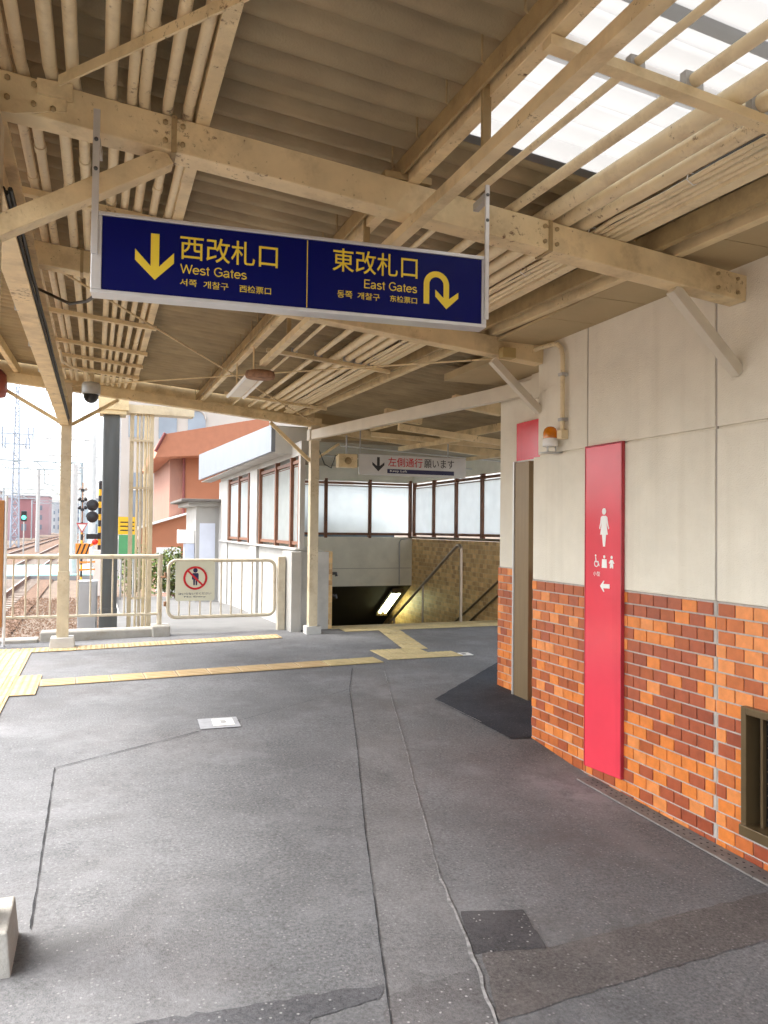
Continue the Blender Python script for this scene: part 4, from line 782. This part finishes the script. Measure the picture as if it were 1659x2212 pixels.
# ================================================================== BEYOND THE FENCE
dcm = thing('dark_column', (.18, 11.3, .1), 'thick dark grey steel column just outside the fence', 'column')
m = MB().box(.07, .29, 11.19, 11.41, -.3, 3.12); m.build('shaft', steel_dk, dcm, .02); B('cap_plate', cream, dcm, .02, .37, 11.12, 11.48, 3.11, 3.17); B('bracket', cream, dcm, .0, .40, 11.1, 11.5, 3.17, 3.4); B('foot', steel_dk, dcm, .06, .30, 11.18, 11.42, -.3, .42, .01)
pf = thing('pipe_frame', (.6, 11.3, .1), 'cream upright pipe frame with rungs and vertical pipes beside the dark column', 'pipe frame')
for x, wd in ((.455, .055), (.725, .055)): B('upright', col_m, pf, x-wd/2, x+wd/2, 11.27, 11.33, -.2, 3.15, .004)
for x, r in ((.535, .016), (.585, .021), (.64, .021), (.68, .012)): T('pipe', pipe_m if x != .585 else fence_m, pf, [(x, 11.28, -.2), (x, 11.28, 3.15)], r, 8)
for z in (.55, 2.10, 2.77): BAR('rung', col_m, pf, (.44, 11.24, z), (.74, 11.24, z), .03, .03)
B('head_beam', col_m, pf, .0, 1.3, 11.2, 11.45, 3.15, 3.27)
cb_ = thing('grey_cabinet', (.0, 11.6, 0), 'light grey equipment cabinet behind the railing', 'cabinet')
B('case', M('cabinet_grey', (.42, .43, .45), .5, .05), cb_, -.22, .04, 11.5, 11.8, -.3, .78, .008); B('door', M('cabinet_door', (.46, .47, .49), .5, .05), cb_, -.20, .02, 11.49, 11.502, -.1, .74, .002)
# paved yard behind the gate
yd = MB(); ys = [10.32, 11.5, 13, 15, 18, 22, 27]; zz = [.13, .10, .06, 0, -.12, -.4, -.8]
yd.add([p for y, z in zip(ys, zz) for p in ((.30, y, z), (2.6+max(0, y-17.5)*.6, y, z))], [(2*i, 2*i+1, 2*i+3, 2*i+2) for i in range(6)]); yard_m = M('yard_concrete', (.145, .142, .136), .85, .15, 3, .2, 40, dirt=(.09, .085, .08), damt=.6)
tag(yd.build('yard_paving', yard_m), kind='structure'); tag(MB().box(.28, .42, 10.55, 26, -.85, .02).build('yard_kerb', conc_pale), kind='structure')
# white side-path wall and shed
shd = thing('white_shed', (2.1, 17, 0), 'small white shed with overhanging flat roof beside the stair hall', 'shed')
B('wall', wall_wh, shd, 2.08, 2.59, 17.25, 19.2, -.5, 2.1); B('roof_slab', M('shed_roof', (.16, .145, .13), .8), shd, 1.72, 2.62, 16.9, 19.5, 2.12, 2.18, .01); B('roof_beam', wall_wh, shd, 1.90, 2.6, 17.1, 19.4, 2.03, 2.12)
B('door', M('pale_door', (.66, .70, .80), .4, .04), shd, 2.16, 2.50, 17.235, 17.249, .1, 1.65); B('side_box', white_m, shd, 1.72, 2.07, 17.4, 17.7, 1.2, 1.5); B('side_door', M('pale_blue_door', (.6, .66, .8), .4, .04), shd, 1.86, 2.07, 17.42, 17.7, .1, 1.19)
# orange house
orange_m = M('orange_render', (.45, .175, .09), .8, .06, 2, .1, 60); orange_pale = M('pale_orange_render', (.36, .19, .14), .8, .06, 2); eave_m = M('orange_eave', (.48, .195, .11), .7, .05); gut_m = M('dark_red_gutter', (.2, .05, .045), .5, .1)
oh = thing('orange_house', (3.6, 26, -.8), 'orange rendered house with wide eaves behind the stair hall', 'house')
B('wall', orange_m, oh, 2.52, 4.8, 24.0, 31, -.85, 3.95); B('pale_wall', orange_pale, oh, 2.10, 2.52, 24.15, 31, -.85, 3.72); m = MB()
m.add([(1.6, 23.3, 3.62), (4.9, 23.0, 3.85), (4.9, 31, 3.85), (1.6, 31, 3.62), (1.85, 23.2, 4.30), (4.9, 22.9, 4.95), (4.9, 31, 4.95), (1.85, 31, 4.30)], CUBE); m.build('roof', eave_m, oh)
T('gutter', gut_m, oh, [(1.60, 23.28, 3.78), (1.86, 23.15, 4.33)], .05, 8); T('downpipe', gut_m, oh, [(2.50, 23.97, 3.75), (2.52, 23.97, -.5)], .04, 8)
m = MB(); m.add([(1.2, 23.6, .62), (2.55, 23.6, .62), (2.55, 24.1, .62), (1.2, 24.1, .62), (1.2, 23.6, 1.48), (2.55, 23.6, 1.95), (2.55, 24.1, 1.95), (1.2, 24.1, 1.48)], CUBE); lt = m.build('lean_to', orange_m, oh)
BAR('lean_to_roof', white_m, lt, (1.1, 23.75, 1.50), (2.6, 23.75, 1.98), .7, .05); B('base_panel', white_m, oh, 1.7, 2.4, 23.55, 23.6, -.4, .95)
# cream building with tall windows
cb2 = thing('cream_building', (3, 36, -.8), 'pale cream office building with arched and tall windows behind the orange house', 'building')
crm = M('cream_render', (.55, .52, .47), .8, .04, 1); wing = M('window_glass', (.30, .36, .42), .15, .2, .6)
B('wall', crm, cb2, 1.0, 12, 36, 46, -.85, 11); B('side_wall', M('grey_render', (.52, .53, .55), .8, .05), cb2, .55, 1.0, 36.3, 46, -.85, 10)
for x in (1.35, 2.45, 3.3):
    f = B('window', crm, cb2, x-.06, x+.66, 35.94, 36, 1.5, 4.1); B('pane', wing, f, x, x+.6, 35.92, 35.94, 1.6, 4.0); B('sill', white_m, f, x-.1, x+.7, 35.85, 35.95, 1.4, 1.5); B('glazing_bar', white_m, f, x, x+.6, 35.90, 35.92, 3.2, 3.28)
for x in (1.3, 2.6, 3.9):
    P_ = [(x, 5.6), (x+.8, 5.6), (x+.8, 6.6)]+[(x+.4+.4*math.cos(a), 6.6+.4*math.sin(a)) for a in [PI*k/10 for k in range(1, 10)]]+[(x, 6.6)]
    f = MB().prism([(a, b) for a, b in P_], (0, 36, 0), (1, 0, 0), (0, 0, 1), (0, -1, 0), .05).build('arched_window', wing, cb2)
    MB().tube([(a, 35.93, b) for a, b in P_[2:]], .05, 6).build('arch_trim', crm, f)
B('cornice', white_m, cb2, .9, 12, 35.8, 36, 1.0, 1.15)
# ------------------------------------------------------------------ shrubs
def shrub(name, cx, cy, z0, rx, ry, rz, n, mats, label, seed, cat='shrub'):
    r_ = random.Random(seed); t = thing(name, (cx, cy, z0), label, cat, None)
    st = MB()
    for k in range(7):
        a = r_.uniform(0, 2*PI); st.tube([(cx, cy, z0), (cx+rx*.3*math.cos(a), cy+ry*.3*math.sin(a), z0+rz*.6), (cx+rx*.7*math.cos(a), cy+ry*.7*math.sin(a), z0+rz*1.3)], [.02, .013, .006], 5)
    st.build('stem', M('bark_'+name, (.12, .08, .05), .9), t)
    for mi, mt in enumerate(mats):
        lf = MB()
        for k in range(n//len(mats)):
            while True:
                x, y, z = r_.uniform(-1, 1), r_.uniform(-1, 1), r_.uniform(-1, 1)
                d = x*x+y*y+z*z
                if .2 < d < 1: break
            b_ = 1+.25*math.sin(5*x+3*y+seed)*math.cos(4*z)
            c = Vector((cx+x*rx*b_, cy+y*ry*b_, z0+rz+z*rz*b_)); d1 = Vector((r_.gauss(0, 1), r_.gauss(0, 1), r_.gauss(0, .6))).normalized(); d2 = d1.cross(Vector((r_.gauss(0, 1), r_.gauss(0, 1), r_.gauss(0, 1)))).normalized(); l, wd = r_.uniform(.05, .10), r_.uniform(.02, .035)
            lf.add([c-d1*l*.5, c+d2*wd, c+d1*l*.5, c-d2*wd], [(0, 1, 2, 3)])
        lf.build('foliage', mt, t, kind='stuff')
leafs = [M('leaf_green', (.09, .16, .03), .5, .3, 3), M('leaf_yellow', (.22, .26, .05), .5, .3, 3), M('leaf_olive', (.14, .13, .05), .5, .3, 3)]
shrub('leafy_shrub', 1.75, 19.6, -.15, .62, .5, .58, 2600, leafs, 'low leafy green shrub in front of the orange house', 3)
shrub('leafy_shrub', 1.05, 22.5, -.4, .45, .5, .70, 1500, leafs, 'yellow green shrub seen behind the pipe frame', 8)
# ================================================================== RAILWAY AND LEVEL CROSSING
ballast_m = M('brown_ballast', (.145, .083, .050), .95, .4, 9, 1.0, 14, dirt=(.20, .14, .10), dscale=14, damt=.7)
tag(MB().add([(-9.6, -40, -.80), (-1.7, -40, -.80), (-1.7, 300, -.80), (-9.6, 300, -.80)], [(0, 1, 2, 3)]).build('ballast_bed', ballast_m), kind='structure')
bl = MB(); rb = random.Random(2)                    # loose stones near the platform end
for k in range(9000):
    x, y = rb.uniform(-3.6, .2), rb.uniform(11, 27); s = rb.uniform(.014, .034); a = rb.uniform(0, PI); c, q = math.cos(a)*s, math.sin(a)*s
    bl.add([(x+c, y+q, -.80), (x-q, y+c, -.80), (x-c, y-q, -.80), (x+q, y-c, -.80), (x+q*.2, y, -.80+s*1.1)], [(0, 1, 4), (1, 2, 4), (2, 3, 4), (3, 0, 4)])
tag(bl.build('ballast_stones', ballast_m), 'brown ballast stones beside the track', 'ballast', kind='stuff')
rail_m = M('rusty_rail', (.17, .085, .055), .55, .25, 8, metal=.3); railtop = M('polished_rail', (.55, .52, .50), .3, .1, metal=.8); slp_m = M('sleeper', (.30, .25, .21), .9, .2, 6, .2)
slp = MB().box(-1.2, 1.2, -.12, .12, -.08, .03).mesh('sleeper'); slp.materials.append(slp_m)
for lab, xc in (('brown railway track nearest the platform', -3.42), ('brown railway track farther from the platform', -7.1)):
    t = thing('railway_track', (xc, 20, -.80), lab, 'railway track', 'railway tracks')
    for s in (-1, 1):
        x = xc+s*.7175; rl = MB().box(x-.035, x+.035, -40, 300, -.66, -.62).box(x-.012, x+.012, -40, 300, -.75, -.66).box(x-.065, x+.065, -40, 300, -.772, -.75).build('rail', rail_m, t)
        MB().box(x-.028, x+.028, -40, 300, -.62, -.615).build('running_surface', railtop, rl)
    for k in range(110): put('sleeper', slp, t, (xc, 4+.62*k, -.80))
# level crossing deck and its road
xr_m = M('crossing_road', (.30, .31, .32), .85, .12, 2, .2, 40); turq = M('turquoise_paint', (.13, .38, .36), .7, .15, 2)
tag(MB().box(-60, 30, 36.5, 46.5, -.85, -.63).build('crossing_road', xr_m), kind='structure')
tag(MB().box(-60, 30, 36.5, 37.6, -.63, -.626).build('crossing_edge_band', turq), kind='structure'); tag(MB().box(-60, 30, 45.4, 46.5, -.63, -.626).build('crossing_edge_band', turq), kind='structure')
yb_m = M('warning_yellow', (.80, .48, .03), .5, .06); or_m = M('barrier_orange', (.80, .30, .04), .5, .06); pole_m = M('pole_concrete', (.50, .50, .49), .8, .08)
def striped(t, x, y, z0, z1, r, n):
    for k in range(n):
        a = z0+(z1-z0)*k/n; T('stripe', yb_m if k % 2 == 0 else black_m, t, [(x, y, a), (x, y, a+(z1-z0)/n-.002)], r, 10)
c_ = thing('crossing_signal', (.12, 28, -.8), 'yellow and black striped crossing signal post with two round black lamps', 'crossing signal', 'level crossing signals')
striped(c_, .12, 28, -.8, 3.05, .055, 18); MB().lathe((.12, 28, 3.05), [(.075, 0), (.06, .08), (0, .1)], n=10).build('cap', black_m, c_)
for z in (2.27, 1.87):
    l = MB().lathe((-.12, 27.95, z), [(0, .02), (.17, .02), (.19, 0), (.18, -.06), (.08, -.12), (0, -.12)], (0, -1, 0), 20).build('lamp', black_m, c_); BAR('lamp_arm', black_m, l, (-.02, 28, z), (.12, 28, z), .04, .04)
    MB().tube([(-.12+.19*math.cos(a), 27.83, z+.19*math.sin(a)) for a in [PI*k/8 for k in range(9)]], .02, 5).build('hood', black_m, l)
B('control_box', black_m, c_, -.30, .10, 27.9, 28.1, 1.12, 1.30, .02); BAR('barrier_arm', or_m, c_, (-.35, 27.8, .80), (.1, 27.8, 1.05), .06, .09); MB().lathe((-.02, 27.78, 1.02), [(0, .02), (.10, .02), (.10, -.04), (0, -.04)], (0, -1, 0), 14).build('red_lamp', M('red_lens', (.7, .04, .02), .2, .05), c_)
B('barrier_machine', white_m, c_, -.05, .20, 27.6, 27.9, -.8, .75, .01)
c_ = thing('crossing_signal', (-.44, 28, -.8), 'crossing signal mast with paired dark lamps and inverted triangle sign', 'crossing signal', 'level crossing signals')
striped(c_, -.44, 28, -.8, 1.7, .035, 12); T('mast', rust_m, c_, [(-.44, 28, 1.7), (-.44, 28, 3.05)], .022, 8)
for z, w_ in ((2.46, .15), (2.17, .15), (2.83, .13)):
    for s in (-1, 1): MB().lathe((-.44+s*.05, 28, z), [(.05, 0), (.075, .05), (.06, .09), (0, .1)], (s, 0, .5), 10).build('lamp', black_m if z < 2.7 else galv_m, c_)
    B('lamp_bracket', black_m, c_, -.50, -.38, 27.97, 28.03, z-.09, z)
tri = [(-.19, .17), (.19, .17), (.0, -.20)]
MB().prism([(-.44+a, 1.50+b) for a, b in tri], (0, 27.95, 0), (1, 0, 0), (0, 0, 1), (0, -1, 0), .01).build('triangle_sign', M('triangle_red', (.45, .10, .10), .5), c_); MB().prism([(-.44+a*.68, 1.51+b*.62) for a, b in tri], (0, 27.938, 0), (1, 0, 0), (0, 0, 1), (0, -1, 0), .006).build('triangle_face', white_m, c_)
cx_ = thing('barrier_board', (-.42, 27.2, -.8), 'orange and black striped barrier board below the crossing signals', 'barrier')
bd = B('board', or_m, cx_, -.62, -.20, 27.2, 27.24, .62, .98)
for k in range(3): MB().prism([(-.60+.14*k, .63), (-.55+.14*k, .63), (-.43+.14*k, .97), (-.48+.14*k, .97)], (0, 27.199, 0), (1, 0, 0), (0, 0, 1), (0, -1, 0), .004).build('stripe', black_m, bd)
for z in (.1, .35): BAR('rail', or_m, cx_, (-.55, 27.2, z), (.0, 27.2, z+.02), .03, .06)
B('post', or_m, cx_, -.56, -.48, 27.18, 27.26, -.8, .62)
def pole(x, y, h, r, arms, label, mat=pole_m):
    t = thing('utility_pole', (x, y, -.85), label, 'utility pole', 'utility poles along the railway'); T('shaft', mat, t, [(x, y, -.85), (x, y, h)], [r*1.25, r], 10)
    for z, xa, xb in arms:
        a = BAR('cross_arm', galv_m, t, (x+xa, y, z), (x+xb, y, z), .07, .07)
        for k in (0, .5): T('insulator', white_m, a, [(x+xa+(xb-xa)*k, y, z), (x+xa+(xb-xa)*k, y, z+.22)], .05, 6)
    return t
pole(-.20, 44, 6.5, .17, [(6.2, -2.4, .3), (5.3, -2.2, .3), (4.7, -2.2, .2)], 'tall grey pole with long arms just left of the dark column')
pole(-.95, 38, 4.4, .14, [(4.0, -.3, .3)], 'shorter pale pole beside the far left canopy column')
pole(-4.9, 75, 6.6, .15, [(6.2, -4, 3.6)], 'pale pole in the middle of the track view')
pole(-9.8, 62, 7.0, .16, [(6.4, -1, 4)], 'pale pole left of the tracks')
py = thing('lattice_pylon', (-8.1, 90, -.85), 'thin blue grey lattice pylon rising above the tracks', 'pylon')
pyl_m = M('pylon_steel', (.40, .46, .54), .6, .08); H_ = 17.5
for sx_, sy_ in ((-1, -1), (1, -1), (1, 1), (-1, 1)): T('leg', pyl_m, py, [(-8.1+sx_*.40, 90+sy_*.40, -.85), (-8.1+sx_*.24, 90+sy_*.24, 11), (-8.1+sx_*.08, 90+sy_*.08, H_)], .07, 6)
lt_ = MB()
for k in range(15):
    z0, z1 = -.8+k*1.15, -.8+(k+1)*1.15; a, b = .40-.16*min(1, (z0+.85)/11.85), .40-.16*min(1, (z1+.85)/11.85)
    for s in (-1, 1): lt_.tube([(-8.1-a*s, 90-a, z0), (-8.1+b*s, 90-b, z1)], .04, 4); lt_.tube([(-8.1-a, 90-a, z0), (-8.1+a, 90-a, z0)], .04, 4)
lt_.build('bracing', pyl_m, py, kind='stuff')
for z, w_ in ((11.4, 1.75), (10.3, 1.4)):
    a = BAR('cross_arm', pyl_m, py, (-8.1-w_, 90, z), (-8.1+w_*.9, 90, z), .14, .14)
    for k in (-1, -.8, .65, .9): T('insulator', pyl_m, a, [(-8.1+w_*k, 90, z-.5), (-8.1+w_*k, 90, z+.75)], .10, 6)
def gantry(y, xa, xb, z, label):
    t = thing('catenary_gantry', (xb, y, -.85), label, 'gantry', 'catenary gantries over the tracks'); g = M('gantry_steel_%d' % y, (.36, .42, .45), .6, .08)
    for x in (xa, xb): T('post', g, t, [(x, y, -.85), (x, y, z+.6)], .11, 8)
    for zz_ in (z, z+.55): BAR('boom', g, t, (xa, y, zz_), (xb, y, zz_), .08, .08)
    m_ = MB(); n_ = int((xb-xa)/.6)
    for k in range(n_): m_.tube([(xa+(xb-xa)*k/n_, y, z+(.55 if k % 2 else 0)), (xa+(xb-xa)*(k+1)/n_, y, z+(0 if k % 2 else .55))], .03, 4)
    m_.build('lacing', g, t, kind='stuff')
    for x in (-3.42, -7.1): MB().tube([(x, y, z), (x, y, z-1.0), (x+.9, y, z-1.15)], .035, 5).build('registration_arm', g, t)
for y, xa, xb, z, l in ((58, -10.6, -1.0, 5.5, 'nearest catenary gantry spanning both tracks'), (105, -10.8, -.8, 5.6, 'second catenary gantry spanning both tracks'), (150, -10.8, -.8, 5.6, 'farthest catenary gantry spanning both tracks')): gantry(y, xa, xb, z, l)
wires = thing('catenary_wires', (-3.4, 30, 4.5), 'thin overhead catenary wires running along the tracks', 'wires')
for x, z in ((-3.42, 4.45), (-3.42, 5.35), (-7.1, 4.45), (-7.1, 5.35), (-9.8, 6.2), (-.6, 6.0), (-1.8, 6.2)):
    T('wire', steel_dk, wires, [(x, 16+18*k, z+.25*abs(math.sin(k*1.2))) for k in range(13)], .016, 4)
# signal with green light by the line
sg = thing('railway_signal', (-4.9, 66, -.8), 'small railway signal showing green beside the far track', 'signal'); T('post', galv_m, sg, [(-5.3, 66, -.85), (-5.3, 66, 2.6)], .05, 8); B('head', black_m, sg, -5.5, -5.1, 65.9, 66.1, 1.9, 2.7, .03)
MB().lathe((-5.3, 65.88, 2.2), [(0, .02), (.16, .02), (.16, -.01)], (0, -1, 0), 14).build('green_lens', M('green_lens', (.05, .6, .4), .3, 0, emit=1.5), sg)
tf = thing('turquoise_fence', (-10.6, 60, -.8), 'low turquoise lineside fence left of the tracks', 'fence')
for k in range(18): B('panel', turq, tf, -10.66, -10.6, 40+3.6*k, 43.5+3.6*k, -.85, .75); 
for k in range(19): B('post', galv_m, tf, -10.6, -10.5, 39.93+3.6*k, 40.02+3.6*k, -.85, .85)
# town beyond
rt = random.Random(11); pal = [('white', (.50, .52, .53)), ('pink', (.44, .30, .32)), ('pale_blue', (.42, .52, .57)), ('grey', (.42, .44, .47)), ('cream', (.54, .50, .43)), ('rose', (.50, .37, .37)), ('red', (.36, .17, .18)), ('beige', (.48, .43, .39))]  # wall colours paled to paint the fading of distance into them
PM = [M('town_%s' % n, c, .8, .06, .5) for n, c in pal]; tw = M('town_window', (.18, .22, .27), .3, .2, .3)
spots = [(-27, 118, 7, 9, 5.2, 0), (-18.5, 112, 5, 8, 4.4, 0), (-15.2, 135, 5, 10, 6.0, 1), (-24, 150, 8, 12, 7.2, 4), (-14.0, 165, 5, 10, 6.8, 6), (-19, 185, 7, 12, 8.0, 5), (-36, 160, 10, 14, 9, 3), (-27, 205, 9, 14, 10, 7), (-16, 225, 8, 14, 9.5, 1), (-44, 130, 10, 14, 6.5, 4), (-50, 190, 12, 14, 10, 0), (-8, 270, 9, 14, 9, 3), (3, 250, 9, 14, 10, 2), (-33, 240, 9, 12, 12, 2), (4, 170, 8, 12, 6, 4), (1.5, 120, 6, 10, 5, 2), (-20, 300, 20, 12, 10, 0)]
for i, (x, y, wx, wy, h, c) in enumerate(spots):
    side = ['left of the pylon', 'right of the pylon', 'behind the crossing signals'][0 if x < -20 else 1 if x < 0 else 2]
    t = thing('town_building', (x, y, -.85), '%s %s block far along the line, %s, number %s from the left' % ('low' if h < 6 else 'tall' if h > 8.5 else 'mid-height', pal[c][0].replace('_', ' '), side, 'x'), 'building', 'town buildings along the line')
    t['label'] = '%s %s town block %s, about %s gantry spans away' % ('low' if h < 6 else 'tall' if h > 8.5 else 'middling', pal[c][0].replace('_', ' '), side, ['two', 'three', 'four', 'five', 'six', 'seven'][min(5, int((y-100)/38))])
    B('wall', PM[c], t, x-wx/2, x+wx/2, y, y+wy, -.85, h); B('roof', PM[3], t, x-wx/2-.2, x+wx/2+.2, y-.2, y+wy+.2, h, h+.3)
    nzv = int((h)/2.6)
    for f in range(nzv):
        for k in range(max(2, int(wx/2.2))):
            xx = x-wx/2+.8+k*(wx-1)/max(2, int(wx/2.2)); B('window', tw, t, xx, xx+.9, y-.05, y, .6+f*2.6, 1.9+f*2.6)
# yellow and green notice behind the fence
nb = thing('yellow_notice', (.74, 20, -.3), 'orange yellow notice board with green panel below behind the pipe frame', 'sign')
B('board', M('notice_yellow', (.80, .47, .02), .5, .05), nb, .52, .96, 20, 20.03, 1.36, 1.80); B('green_panel', M('notice_green', (.09, .32, .13), .5, .05), nb, .54, .95, 20.005, 20.025, .75, 1.35); 
for x in (.6, .9): T('post', galv_m, nb, [(x, 20.05, -.3), (x, 20.05, 1.8)], .025, 8)
for k in range(3): B('print_line', black_m, nb, .57, .90, 19.996, 19.999, 1.45+.1*k, 1.48+.1*k)
# brown board standing at the left edge
bb = thing('brown_board', (-1.2, 10.0, .12), 'brown framed notice board standing at the left end of the railing', 'notice board')
B('panel', M('brown_panel', (.34, .14, .03), .4, .08), bb, -1.55, -1.015, 9.98, 10.01, .35, 1.85, .005)
for x in (-.995,): T('post', alu_m, bb, [(x, 10.0, .12), (x, 10.0, 1.90)], .018, 10)
rl_ = thing('red_lantern_sign', (-1.12, 9.5, 2.9), 'dark red rounded fixture hanging at the left canopy edge', 'fixture')
MB().lathe((-1.12, 9.7, 3.0), [(0, 0), (.12, .03), (.14, .12), (.13, .28), (.08, .34), (0, .35)], n=18).build('body', M('dark_red_paint', (.25, .06, .045), .4, .1), rl_); T('stem', galv_m, rl_, [(-1.12, 9.7, 3.33), (-1.12, 9.7, 3.55)], .015, 6)
